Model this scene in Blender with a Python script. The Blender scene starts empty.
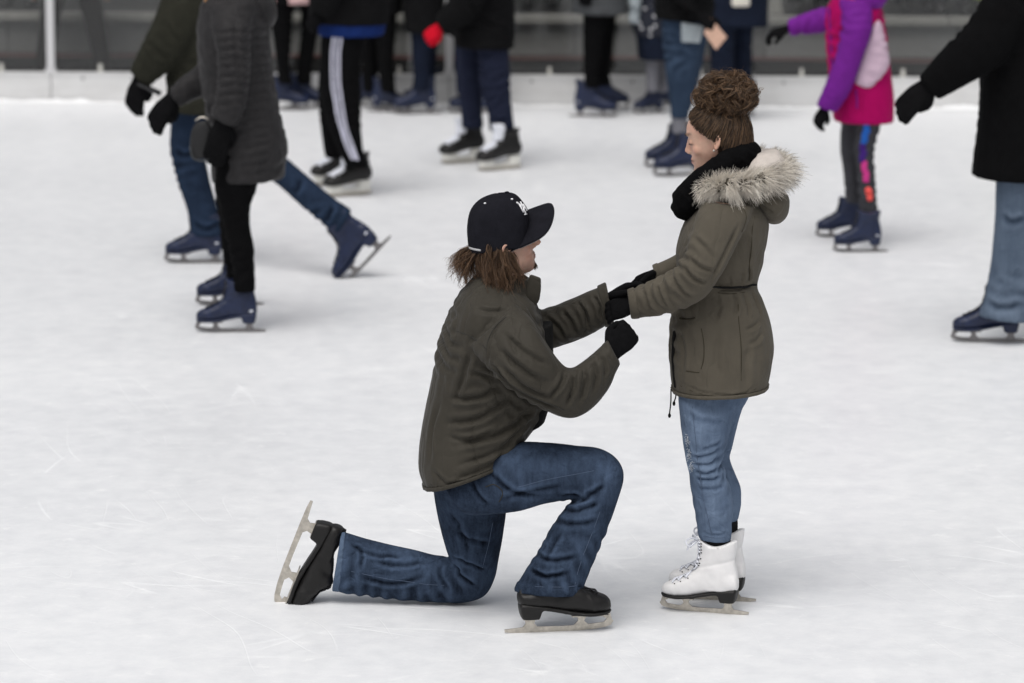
import bpy, bmesh, math, random
import numpy as np
from mathutils import Vector, Matrix, kdtree
from mathutils.bvhtree import BVHTree

random.seed(7); RNG = np.random.default_rng(7)
scene = bpy.context.scene
COL = scene.collection

# ------------------------------------------------------------------ camera
F = 4000.0; CAM_H = 3.13; PITCH = math.radians(10.04)
cam_d = bpy.data.cameras.new('camera'); cam = bpy.data.objects.new('camera', cam_d); COL.objects.link(cam)
cam.location = (0, 0, CAM_H); cam.rotation_euler = (math.pi/2 - PITCH, 0, 0)
cam_d.sensor_width = 36.0; cam_d.lens = F/1024*36.0; cam_d.clip_end = 500; cam_d.clip_start = 0.5
cam_d.dof.use_dof = True; cam_d.dof.focus_distance = 13.0; cam_d.dof.aperture_fstop = 3.2
scene.camera = cam
scene.render.engine = 'CYCLES'; scene.cycles.max_bounces = 6; scene.cycles.diffuse_bounces = 3; scene.cycles.glossy_bounces = 2; scene.cycles.transparent_max_bounces = 6
scene.render.resolution_x = 1024; scene.render.resolution_y = 683

# ------------------------------------------------------------------ overcast sky and soft sun
SUN_EL, SUN_AZ = 64.0, 200.0
world = bpy.data.worlds.new('World'); scene.world = world; world.use_nodes = True
wn = world.node_tree.nodes; wl = world.node_tree.links
bg = wn['Background']; sky = wn.new('ShaderNodeTexSky'); sky.sky_type = 'NISHITA'; sky.sun_disc = False
sky.sun_elevation = math.radians(SUN_EL); sky.sun_rotation = math.radians(SUN_AZ)
sky.air_density = 1.0; sky.dust_density = 4.0; sky.ozone_density = 1.0
hsv = wn.new('ShaderNodeHueSaturation'); hsv.inputs['Saturation'].default_value = 0.22
wl.new(sky.outputs[0], hsv.inputs['Color']); wl.new(hsv.outputs[0], bg.inputs['Color'])
bg.inputs['Strength'].default_value = 0.085
sun_d = bpy.data.lights.new('sun', 'SUN'); sun = bpy.data.objects.new('sun', sun_d); COL.objects.link(sun)
sun_d.energy = 1.5; sun_d.angle = math.radians(45); sun_d.color = (1.0, 0.97, 0.93)
sun.rotation_euler = (math.radians(90-SUN_EL), 0, math.radians(180-SUN_AZ)); sun.location = (0, 0, 20)
scene.view_settings.view_transform = 'Standard'; scene.view_settings.look = 'None'
scene.view_settings.exposure = 0.37; scene.view_settings.gamma = 1.0

# ------------------------------------------------------------------ geometry helpers
CP, SP = math.cos(PITCH), math.sin(PITCH)
def ray(px, py):
    u = (px-512.0)/F; v = (341.5-py)/F
    return np.array([u, CP+v*SP, -SP+v*CP])
def P(px, py, Y):                       # the point of a photograph position at distance Y
    d = ray(px, py); return np.array([0, 0, CAM_H]) + d*(Y/d[1])
def G(px, py, z=0.0):                   # the same on the ice
    d = ray(px, py); return np.array([0, 0, CAM_H]) + d*((z-CAM_H)/d[2])
def project(V):
    q = V - np.array([0, 0, CAM_H]); dep = q[:, 1]*CP - q[:, 2]*SP; up = q[:, 1]*SP + q[:, 2]*CP
    return np.stack([512+F*q[:, 0]/dep, 341.5-F*up/dep], 1)

def hash3(i, j, k, s):
    n = (i*374761393 + j*668265263 + k*2147483647 + s*1274126177) & 0xFFFFFFFF
    n = ((n ^ (n >> 13))*1274126177) & 0xFFFFFFFF
    n = ((n ^ (n >> 16))*2246822519) & 0xFFFFFFFF
    return ((n ^ (n >> 15)) & 0xFFFF)/65535.0
def vnoise(p, seed=0):                  # smooth value noise, -1..1
    p = np.asarray(p); f = np.floor(p).astype(np.int64); t = p-f; t = t*t*t*(t*(t*6-15)+10)
    r = 0
    for dx in (0, 1):
        for dy in (0, 1):
            for dz in (0, 1):
                w = (t[:, 0] if dx else 1-t[:, 0])*(t[:, 1] if dy else 1-t[:, 1])*(t[:, 2] if dz else 1-t[:, 2])
                r = r + w*hash3(f[:, 0]+dx, f[:, 1]+dy, f[:, 2]+dz, seed)
    return r*2-1

def catmull(A, sub):
    A = np.asarray(A, float)
    if len(A) < 3 or sub < 2: return A
    E = np.vstack([2*A[0]-A[1], A, 2*A[-1]-A[-2]]); out = []
    for i in range(1, len(E)-2):
        p0, p1, p2, p3 = E[i-1], E[i], E[i+1], E[i+2]
        for k in range(sub):
            t = k/sub
            out.append(0.5*((2*p1)+(-p0+p2)*t+(2*p0-5*p1+4*p2-p3)*t*t+(-p0+3*p1-3*p2+p3)*t**3))
    out.append(E[-2]); return np.array(out)

class Shape:
    def __init__(s): s.v = []; s.f = []; s.n = 0
    def add(s, V, Fc):
        s.v.append(np.asarray(V, float)); s.f += [tuple(i+s.n for i in q) for q in Fc]; s.n += len(V); return s
    def verts(s): return np.vstack(s.v)
    def rings(s, R, cap=True):          # R: list of (n,3) rings
        m, n = len(R), len(R[0]); V = np.vstack(R); fc = []
        for i in range(m-1):
            for j in range(n):
                a = i*n+j; b = i*n+(j+1) % n; fc.append((a, b, b+n, a+n))
        if cap:
            V = np.vstack([V, R[0].mean(0), R[-1].mean(0)]); c0, c1 = m*n, m*n+1
            for j in range(n):
                fc.append((c0, (j+1) % n, j)); fc.append((c1, (m-1)*n+j, (m-1)*n+(j+1) % n))
        return s.add(V, fc)
    def strip(s, secs, Y, sub=4, n=24, p=2.3, k=1.0, cap=True):
        # secs: (ax, ay, bx, by, dy, rd): both edges of the outline, offset in depth, half depth
        D = np.array([np.concatenate([P(a[0], a[1], Y+a[4]), P(a[2], a[3], Y+a[4]), [a[5]]]) for a in secs])
        D = catmull(D, sub); th = np.arange(n)*2*math.pi/n
        c = np.sign(np.cos(th))*np.abs(np.cos(th))**(2/p); d = np.sign(np.sin(th))*np.abs(np.sin(th))**(2/p)
        R = []
        for q in D:
            ctr = (q[0:3]+q[3:6])/2; u = (q[3:6]-q[0:3])/2*k
            R.append(ctr + c[:, None]*u + d[:, None]*np.array([0, q[6]*k, 0]))
        return s.rings(R, cap)
    def tube(s, pts, sub=3, n=10, cap=True):      # pts: (x,y,z,r) in metres
        D = catmull(np.array(pts, float), sub); T = np.gradient(D[:, :3], axis=0)
        T /= np.linalg.norm(T, axis=1)[:, None]+1e-9; R = []
        up = np.array([0, 1.0, 0]) if abs(T[0][1]) < 0.8 else np.array([1.0, 0, 0])
        a = np.cross(T[0], up); a /= np.linalg.norm(a)
        th = np.arange(n)*2*math.pi/n
        for q, t in zip(D, T):
            a = a - t*np.dot(a, t); a /= np.linalg.norm(a)+1e-9; b = np.cross(t, a)
            R.append(q[:3] + q[3]*(np.cos(th)[:, None]*a + np.sin(th)[:, None]*b))
        if cap and D[0][3] > 0.003:               # rounded ends
            R = [R[0].mean(0)+(R[0]-R[0].mean(0))*0.55 - T[0]*D[0][3]*0.75] + R + [R[-1].mean(0)+(R[-1]-R[-1].mean(0))*0.55 + T[-1]*D[-1][3]*0.75]
        return s.rings(R, cap)
    def ptube(s, pts, Y, sub=3, n=10, cap=True):  # pts: (px,py,dy,r)
        return s.tube([tuple(P(a[0], a[1], Y+a[2]))+(a[3],) for a in pts], sub, n, cap)
    def ellipsoid(s, c, r, M=None, nu=16, nv=10):
        R = []; c = np.array(c, float)
        for i in range(1, nv):
            ph = math.pi*i/nv; th = np.arange(nu)*2*math.pi/nu
            q = np.stack([r[0]*math.sin(ph)*np.cos(th), r[1]*math.sin(ph)*np.sin(th), np.full(nu, -r[2]*math.cos(ph))], 1)
            if M is not None: q = q @ np.array(M).T
            R.append(q+c)
        return s.rings(R)
    def box(s, lo, hi, M=None):
        x0, y0, z0 = lo; x1, y1, z1 = hi
        V = np.array([(x, y, z) for z in (z0, z1) for (x, y) in ((x0, y0), (x1, y0), (x1, y1), (x0, y1))], float)
        if M is not None: V = (np.array(M)[:3, :3] @ V.T).T + np.array(M)[:3, 3]
        return s.add(V, [(3, 2, 1, 0), (4, 5, 6, 7), (0, 1, 5, 4), (1, 2, 6, 5), (2, 3, 7, 6), (3, 0, 4, 7)])
    def xform(s, M):
        M = np.array(M); s.v = [(M[:3, :3] @ v.T).T + M[:3, 3] for v in s.v]; return s
    def extend(s, o): return s.add(o.verts(), o.f)

def mesh_from(V, Fc, smooth=True, name='mesh'):
    me = bpy.data.meshes.new(name); me.from_pydata(np.asarray(V).tolist(), [], [list(map(int, q)) for q in Fc]); me.update()
    if smooth: me.polygons.foreach_set('use_smooth', np.ones(len(me.polygons), dtype=bool))
    return me

def remesh(shape, voxel, iters=4, lam=0.5):
    me = mesh_from(shape.verts(), shape.f); o = bpy.data.objects.new('temporary', me); COL.objects.link(o)
    bm = bmesh.new(); bm.from_mesh(me); bmesh.ops.recalc_face_normals(bm, faces=bm.faces); bm.to_mesh(me); bm.free()
    m = o.modifiers.new('r', 'REMESH'); m.mode = 'VOXEL'; m.voxel_size = voxel; m.adaptivity = 0
    dg = bpy.context.evaluated_depsgraph_get(); dg.update()
    out = bpy.data.meshes.new_from_object(o.evaluated_get(dg))
    bpy.data.objects.remove(o); bpy.data.meshes.remove(me)
    n = len(out.vertices); V = np.empty(n*3); out.vertices.foreach_get('co', V); V = V.reshape(-1, 3)
    Fq = [tuple(p.vertices) for p in out.polygons]
    E = np.empty(len(out.edges)*2, dtype=np.int64); out.edges.foreach_get('vertices', E); E = E.reshape(-1, 2)
    bpy.data.meshes.remove(out)
    V = smooth(V, E, iters, lam)
    return V, Fq, E
def smooth(V, E, iters, lam=0.5):
    n = len(V); deg = np.bincount(E.ravel(), minlength=n)[:, None]+1e-9
    for _ in range(iters):
        S = np.zeros_like(V)
        for c in range(3):
            S[:, c] = np.bincount(E[:, 0], V[E[:, 1], c], n) + np.bincount(E[:, 1], V[E[:, 0], c], n)
        V = V + lam*(S/deg - V)
    return V
def normals(V, Fq):
    f = np.array([q if len(q) == 4 else (q[0], q[1], q[2], q[2]) for q in Fq]); n = np.cross(V[f[:, 2]]-V[f[:, 0]], V[f[:, 3]]-V[f[:, 1]])
    N = np.zeros_like(V)
    for c in range(3):
        for k in range(4): N[:, c] += np.bincount(f[:, k], n[:, c], len(V))
    return N/(np.linalg.norm(N, axis=1)[:, None]+1e-12)

def on_surface(V, pts, rad=4.0):        # photograph positions -> indices of the frontmost surface vertices there
    pr = project(V); out = []
    for x, y in pts:
        d = np.hypot(pr[:, 0]-x, pr[:, 1]-y); c = np.where(d < rad)[0]
        if len(c) == 0: c = np.array([np.argmin(d)])
        out.append(c[np.argmin(V[c, 1]+0.002*d[c])])
    return np.array(out)
def apply_folds(V, Fq, folds, disp=None):
    # each fold: (polyline, width m, depth m): a valley with a ridge beside it, laid on the surface
    N = normals(V, Fq); D = np.zeros(len(V)) if disp is None else disp
    for pts, w, dep in folds:
        L = catmull(np.array(pts, float), 8); sd_ = np.concatenate([[0], np.cumsum(np.hypot(*np.diff(L, axis=0).T))]); q_ = np.arange(0, sd_[-1]+0.01, 1.3)
        L = np.stack([np.interp(q_, sd_, L[:, 0]), np.interp(q_, sd_, L[:, 1])], 1); idx = on_surface(V, L); S = V[idx]
        S = smooth(S, np.array([(i, i+1) for i in range(len(S)-1)]), 3, 0.5) if len(S) > 4 else S
        SN = N[idx]; T = np.gradient(S, axis=0)
        lo = S.min(0)-4*w; hi = S.max(0)+4*w
        c = np.where(np.all((V > lo) & (V < hi), axis=1))[0]
        if len(c) == 0: continue
        d2 = ((V[c][:, None, :]-S[None])**2).sum(2); j = d2.argmin(1); r = np.sqrt(d2[np.arange(len(c)), j])
        side = np.einsum('ij,ij->i', np.cross(T[j], V[c]-S[j]), SN[j]); sg = np.where(side > 0, 1.0, -1.0)*r
        t = j/(len(S)-1); tp = np.clip(np.minimum(t, 1-t)*5, 0.12, 1)
        face = np.clip((np.einsum('ij,ij->i', N[c], SN[j])-0.0)*2.5, 0, 1)
        D[c] += dep*tp*face*(-1.15*np.exp(-r/(0.85*w)) + 0.75*np.exp(-((sg-1.7*w)/(1.0*w))**2) + 0.3*np.exp(-((sg+1.9*w)/(1.1*w))**2))
    return D, N
def soft_wrinkles(V, amp, freq, stretch=(1, 1, 1), seed=1):
    q = V*np.array(stretch)*freq; w = np.stack([vnoise(q*0.7, seed+k) for k in (11, 12, 13)], 1)
    n = vnoise(q+0.9*w, seed); m = 0.5+0.5*vnoise(V*3.1, seed+5)
    return amp*m*((1-np.abs(n)*2.2) * 0.7 + 0.6*vnoise(q*0.5, seed+3))

def crumple(V, Fq, E, strips, Y, amps, t=0.010, iters=90, sm=0.22, D0=None, seed=0):
    # cloth with more length than the limb under it: let the surplus buckle into folds
    n = len(V); N = normals(V, Fq); fq = np.array([q for q in Fq if len(q) == 4])
    diag = np.vstack([fq[:, [0, 2]], fq[:, [1, 3]]]); A = np.vstack([E, diag]); I, J = A[:, 0], A[:, 1]
    C = []; T = []; Rr = []; S = []; Kp = []
    for st, am in zip(strips, amps):
        q = np.array([np.concatenate([(P(a[0], a[1], Y+a[4])+P(a[2], a[3], Y+a[4]))/2, [np.linalg.norm(P(a[0], a[1], Y+a[4])-P(a[2], a[3], Y+a[4]))/2], [0]]) for a in st])
        q[:, 4] = am if not np.isscalar(am) else am
        q = catmull(q, 6); ds = np.linalg.norm(np.gradient(q[:, :3], axis=0), axis=1)[:, None]+1e-9; tq = np.gradient(q[:, :3], axis=0)/ds; kq = np.gradient(tq, axis=0)/ds; C.append(q[:, :3]); T.append(tq); Kp.append(smooth(kq, np.array([(i, i+1) for i in range(len(kq)-1)]), 8)); Rr.append(q[:, 3]); S.append(q[:, 4])
    C = np.vstack(C); T = np.vstack(T); Kp = np.vstack(Kp); T /= np.linalg.norm(T, axis=1)[:, None]+1e-9; Rr = np.concatenate(Rr); S = np.concatenate(S)
    mid = (V[I]+V[J])/2; best = np.full(len(mid), 1e9); bi = np.zeros(len(mid), int)
    for k in range(len(C)):
        d = np.linalg.norm(mid-C[k], axis=1)/(Rr[k]+0.02); m = d < best; best[m] = d[m]; bi[m] = k
    e = V[J]-V[I]; L0 = np.linalg.norm(e, axis=1)+1e-9; w = np.stack([vnoise(mid*5.0, seed+20+k) for k in range(3)], 1); Td = T[bi]+0.75*w; Td /= np.linalg.norm(Td, axis=1)[:, None]
    al = np.einsum('ij,ij->i', e, Td)/L0; patch = np.clip(0.70+1.6*vnoise(mid*4.2, seed+3), 0.05, 2.0)*np.clip(0.85+1.7*np.einsum('ij,ij->i', Kp[bi], mid-C[bi]), 0.0, 1.9)
    rest = L0*(1+np.maximum(S[bi], 0)*patch*(0.10+0.90*al**2)); deg = (np.bincount(I, minlength=n)+np.bincount(J, minlength=n)).astype(float)
    dn = (D0.copy() if D0 is not None else np.zeros(n)) + 0.0014*vnoise(V*34, seed)+0.0008*vnoise(V*70, seed+1)
    dE = (np.bincount(E[:, 0], minlength=n)+np.bincount(E[:, 1], minlength=n))+1e-9
    def lap(d): return (np.bincount(E[:, 0], d[E[:, 1]], n)+np.bincount(E[:, 1], d[E[:, 0]], n))/dE-d
    tg = np.zeros_like(V); vel = np.zeros(n)
    for it in range(iters):
        X = V+tg+dn[:, None]*N; d = X[J]-X[I]; ln = np.linalg.norm(d, axis=1)+1e-9; c = ((ln-rest)/ln*0.5)[:, None]*d
        acc = np.stack([np.bincount(I, c[:, k], n)-np.bincount(J, c[:, k], n) for k in range(3)], 1)*(1.7/deg)[:, None]
        an = np.einsum('ij,ij->i', acc, N); at = acc-an[:, None]*N; vel = 0.90*vel+an-sm*lap(lap(dn)); dn = dn+vel
        over = np.abs(dn) > t; dn = np.clip(dn, -t, t); vel[over] = 0; tg = (tg+at)*0.97
    big = dn.copy()
    for _ in range(60): big = big+0.9*lap(big)
    dn = dn-0.6*big; X = V+tg+dn[:, None]*N
    return X, dn

# ------------------------------------------------------------------ object helpers
def tag(o, label, cat, group=None, kind=None):
    if label: o['label'] = label
    if cat: o['category'] = cat
    if group: o['group'] = group
    if kind: o['kind'] = kind
    return o
def obj(name, me, m, parent=None, label=None):
    o = bpy.data.objects.new(name, me); COL.objects.link(o)
    if m is not None and len(me.materials) == 0: me.materials.append(m)
    if parent is not None:
        o.parent = parent
        if parent.type == 'EMPTY': o.matrix_parent_inverse = Matrix.Translation(parent.location).inverted()
    if label: o['label'] = label
    return o
def struct(name, me, m, parent=None):
    o = obj(name, me, m, parent)
    if parent is None: o['kind'] = 'structure'
    return o
def empty(name, loc, label, cat, group=None):
    o = bpy.data.objects.new(name, None); COL.objects.link(o); o.location = Vector(loc); o.empty_display_size = 0.1
    return tag(o, label, cat, group)
def attr(me, name, val):
    a = me.attributes.new(name, 'FLOAT', 'POINT'); a.data.foreach_set('value', np.asarray(val, dtype=np.float32))
def color_attr(me, name, rgb):
    a = me.color_attributes.new(name, 'FLOAT_COLOR', 'POINT')
    a.data.foreach_set('color', np.hstack([rgb, np.ones((len(rgb), 1))]).astype(np.float32).ravel())

# ------------------------------------------------------------------ materials
def lin(r, g, b): return tuple(((c/255)/12.92 if c/255 <= 0.04045 else ((c/255+0.055)/1.055)**2.4) for c in (r, g, b))
def new_mat(name):
    m = bpy.data.materials.new(name); m.use_nodes = True; nt = m.node_tree; return m, nt.nodes, nt.links, nt.nodes['Principled BSDF']
def ramp(n, stops):
    r = n.new('ShaderNodeValToRGB'); e = r.color_ramp.elements
    while len(e) > 1: e.remove(e[-1])
    e[0].position = stops[0][0]; e[0].color = tuple(stops[0][1])+(1,)
    for p, c in stops[1:]: x = e.new(p); x.color = tuple(c)+(1,)
    return r
def noise_node(n, l, vec, scale, detail=3, rough=0.55, map_scale=None, rot=None):
    t = n.new('ShaderNodeTexNoise'); t.inputs['Scale'].default_value = scale; t.inputs['Detail'].default_value = detail; t.inputs['Roughness'].default_value = rough
    if map_scale or rot:
        mp = n.new('ShaderNodeMapping')
        if map_scale: mp.inputs['Scale'].default_value = map_scale
        if rot: mp.inputs['Rotation'].default_value = rot
        l.new(vec, mp.inputs['Vector']); vec = mp.outputs[0]
    l.new(vec, t.inputs['Vector']); return t
def fabric(name, rgb, rough=0.85, var=0.18, bump=0.25, fine=900, coarse=25, sheen=0.0, fold=0.0, stretch=None, crease=None, spec=0.05):
    m, n, l, b = new_mat(name); tc = n.new('ShaderNodeTexCoord'); vec = tc.outputs['Object']
    a = noise_node(n, l, vec, coarse, 5, 0.6, stretch)
    mx = ramp(n, [(0.3, [c*(1-var) for c in rgb]), (0.7, [min(1, c*(1+var)) for c in rgb])]); l.new(a.outputs['Fac'], mx.inputs[0]); out = mx.outputs[0]
    if fold:
        at = n.new('ShaderNodeAttribute'); at.attribute_name = 'fold'
        mul = n.new('ShaderNodeMath'); mul.operation = 'MULTIPLY_ADD'; mul.inputs[1].default_value = fold; mul.inputs[2].default_value = 1.0; l.new(at.outputs['Fac'], mul.inputs[0])
        vm = n.new('ShaderNodeVectorMath'); vm.operation = 'SCALE'; l.new(out, vm.inputs[0]); l.new(mul.outputs[0], vm.inputs['Scale']); out = vm.outputs[0]
    l.new(out, b.inputs['Base Color'])
    b.inputs['Roughness'].default_value = rough; b.inputs['Specular IOR Level'].default_value = spec
    if sheen: b.inputs['Sheen Weight'].default_value = sheen; b.inputs['Sheen Roughness'].default_value = 0.5
    f = noise_node(n, l, vec, fine, 2, 0.5); f2 = noise_node(n, l, vec, 90, 4, 0.6)
    ad = n.new('ShaderNodeMath'); ad.operation = 'MULTIPLY_ADD'; ad.inputs[1].default_value = 1.6; l.new(f2.outputs['Fac'], ad.inputs[0]); l.new(f.outputs['Fac'], ad.inputs[2])
    bp = n.new('ShaderNodeBump'); bp.inputs['Strength'].default_value = bump; bp.inputs['Distance'].default_value = 0.003
    l.new(ad.outputs[0], bp.inputs['Height']); l.new(bp.outputs[0], b.inputs['Normal'])
    if crease:                            # sharp small creases, stretched along one direction
        sc, rot, st, dist = crease
        cn = noise_node(n, l, vec, sc, 2, 0.5, st, rot); cn.inputs['Distortion'].default_value = 0.7
        s1 = n.new('ShaderNodeMath'); s1.operation = 'SUBTRACT'; s1.inputs[1].default_value = 0.5; l.new(cn.outputs['Fac'], s1.inputs[0]); s2 = n.new('ShaderNodeMath'); s2.operation = 'ABSOLUTE'; l.new(s1.outputs[0], s2.inputs[0]); s3 = n.new('ShaderNodeMath'); s3.operation = 'POWER'; s3.inputs[1].default_value = 0.6; l.new(s2.outputs[0], s3.inputs[0])
        b2 = n.new('ShaderNodeBump'); b2.inputs['Strength'].default_value = 1.0; b2.inputs['Distance'].default_value = dist; l.new(s3.outputs[0], b2.inputs['Height']); l.new(bp.outputs[0], b2.inputs['Normal']); l.new(b2.outputs[0], b.inputs['Normal'])
    return m
def denim(name, dark, light, bias=0.5, contrast=0.5):
    m, n, l, b = new_mat(name); tc = n.new('ShaderNodeTexCoord'); vec = tc.outputs['Object']
    big = noise_node(n, l, vec, 5, 4, 0.6); slub = noise_node(n, l, vec, 60, 4, 0.65, (1.0, 1.0, 0.16)); fine = noise_node(n, l, vec, 420, 3, 0.6)
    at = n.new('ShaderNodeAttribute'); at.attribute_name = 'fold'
    def madd(x, k, y):
        q = n.new('ShaderNodeMath'); q.operation = 'MULTIPLY_ADD'; l.new(x, q.inputs[0]); q.inputs[1].default_value = k
        if isinstance(y, float): q.inputs[2].default_value = y
        else: l.new(y, q.inputs[2])
        return q.outputs[0]
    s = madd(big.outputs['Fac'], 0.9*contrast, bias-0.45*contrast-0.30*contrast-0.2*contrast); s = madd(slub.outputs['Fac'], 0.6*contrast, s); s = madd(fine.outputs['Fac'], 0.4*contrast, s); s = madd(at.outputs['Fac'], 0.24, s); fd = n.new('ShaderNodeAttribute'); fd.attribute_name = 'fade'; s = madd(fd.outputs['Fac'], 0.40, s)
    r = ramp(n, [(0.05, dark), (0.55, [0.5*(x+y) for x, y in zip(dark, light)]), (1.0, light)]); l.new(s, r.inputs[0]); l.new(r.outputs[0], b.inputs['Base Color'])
    b.inputs['Roughness'].default_value = 0.95; b.inputs['Specular IOR Level'].default_value = 0.08
    bp = n.new('ShaderNodeBump'); bp.inputs['Strength'].default_value = 0.35; bp.inputs['Distance'].default_value = 0.003
    l.new(madd(slub.outputs['Fac'], 1.0, fine.outputs['Fac']), bp.inputs['Height'])
    cn = noise_node(n, l, vec, 20, 2, 0.5, (1.0, 1.0, 0.8)); cn.inputs['Distortion'].default_value = 0.9
    s1 = n.new('ShaderNodeMath'); s1.operation = 'SUBTRACT'; s1.inputs[1].default_value = 0.5; l.new(cn.outputs['Fac'], s1.inputs[0]); s2 = n.new('ShaderNodeMath'); s2.operation = 'ABSOLUTE'; l.new(s1.outputs[0], s2.inputs[0])
    b2 = n.new('ShaderNodeBump'); b2.inputs['Strength'].default_value = 0.8; b2.inputs['Distance'].default_value = 0.018; l.new(s2.outputs[0], b2.inputs['Height']); l.new(bp.outputs[0], b2.inputs['Normal']); l.new(b2.outputs[0], b.inputs['Normal'])
    return m
def plain(name, rgb, rough=0.5, metal=0.0, spec=0.5, var=0.08, scale=30, bump=0.05, coat=0.0):
    m, n, l, b = new_mat(name); tc = n.new('ShaderNodeTexCoord'); a = noise_node(n, l, tc.outputs['Object'], scale, 5, 0.6)
    r = ramp(n, [(0.3, [c*(1-var) for c in rgb]), (0.7, [min(1, c*(1+var)) for c in rgb])]); l.new(a.outputs['Fac'], r.inputs[0]); l.new(r.outputs[0], b.inputs['Base Color'])
    b.inputs['Roughness'].default_value = rough; b.inputs['Metallic'].default_value = metal; b.inputs['Specular IOR Level'].default_value = spec
    b.inputs['Coat Weight'].default_value = coat
    bp = n.new('ShaderNodeBump'); bp.inputs['Strength'].default_value = bump; bp.inputs['Distance'].default_value = 0.004; l.new(a.outputs['Fac'], bp.inputs['Height']); l.new(bp.outputs[0], b.inputs['Normal'])
    return m
def col_mat(name, rough=0.5, sss=0.0, spec=0.4, sheen=0.0, bump=0.0):
    m, n, l, b = new_mat(name); a = n.new('ShaderNodeVertexColor'); a.layer_name = 'Col'; l.new(a.outputs[0], b.inputs['Base Color'])
    b.inputs['Roughness'].default_value = rough; b.inputs['Specular IOR Level'].default_value = spec
    if sss: b.inputs['Subsurface Weight'].default_value = sss; b.inputs['Subsurface Radius'].default_value = (0.012, 0.004, 0.002); b.inputs['Subsurface Scale'].default_value = 0.5
    if bump:
        tc = n.new('ShaderNodeTexCoord'); f = noise_node(n, l, tc.outputs['Object'], 350, 3, 0.6); bp = n.new('ShaderNodeBump'); bp.inputs['Strength'].default_value = bump; bp.inputs['Distance'].default_value = 0.002
        l.new(f.outputs['Fac'], bp.inputs['Height']); l.new(bp.outputs[0], b.inputs['Normal'])
    return m

M_SKIN = col_mat('skin', 0.5, 0.15, 0.4, 0, 0.08)
M_HAIR = col_mat('hair', 0.45, 0, 0.35)
M_FUR = col_mat('fur', 0.75, 0, 0.2)
M_GLOVE = fabric('black_knit', (0.006, 0.006, 0.0066), 0.95, 0.2, 0.5, 600, 60)
M_STEEL = plain('worn_steel', (0.50, 0.465, 0.41), 0.34, 0.85, 0.5, 0.2, 60, 0.1)
M_STEEL_DARK = plain('dull_steel', (0.22, 0.21, 0.21), 0.45, 0.7, 0.5, 0.2, 60, 0.1)
M_BLACK_LEATHER = plain('black_leather', (0.009, 0.0085, 0.0085), 0.45, 0, 0.3, 0.2, 40, 0.25)
M_NAVY_LEATHER = plain('navy_leather', (0.011, 0.0175, 0.048), 0.42, 0, 0.35, 0.25, 40, 0.2)
M_WHITE_LEATHER = plain('white_leather', (0.78, 0.77, 0.77), 0.42, 0, 0.5, 0.05, 18, 0.12)
M_BLACK_SOLE = plain('black_sole', (0.009, 0.0085, 0.0085), 0.5, 0, 0.3)
M_LACE_WHITE = plain('white_lace', (0.72, 0.74, 0.80), 0.8)
M_LACE_BLACK = plain('black_lace', (0.02, 0.02, 0.025), 0.8)
M_WHITE_PLASTIC = plain('white_plastic', (0.72, 0.71, 0.66), 0.35)
M_BLACK = fabric('black_cloth', (0.0042, 0.0042, 0.0046), 0.9)
M_SCARF = fabric('black_wool', (0.0042, 0.0042, 0.0046), 0.98, 0.25, 0.6, 500, 40)

# ================================================================== SETTING
def sheet(x0, x1, y0, y1, z, nx=1, ny=1):
    xs = np.linspace(x0, x1, nx+1); ys = np.linspace(y0, y1, ny+1)
    V = [(x, y, z) for y in ys for x in xs]; w = nx+1
    return V, [(j*w+i, j*w+i+1, (j+1)*w+i+1, (j+1)*w+i) for j in range(ny) for i in range(nx)]

# line of the boards: from far left to right, slightly turned
B0 = G(0, 102); B1 = G(1024, 109); BDIR = (B1-B0)/np.linalg.norm(B1-B0); BN = np.array([-BDIR[1], BDIR[0], 0.0])   # BN points away from the rink
B_ANG = math.atan2(BDIR[1], BDIR[0])
def BM(s, d, z=0.0):                    # matrix of a point on the boards line: s along from x=0, d behind it
    o = B0 + BDIR*s + BN*d
    return Matrix.Translation((o[0], o[1], z)) @ Matrix.Rotation(B_ANG, 4, 'Z')
def s_of(px, py, d=0.0):                # distance along the boards for a photograph column
    dr = ray(px, py); n = np.dot(B0+BN*d, BN); t = (n)/np.dot(dr, BN); q = np.array([0, 0, CAM_H])+dr*t
    return float(np.dot(q-B0, BDIR)), float(q[2])

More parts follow.
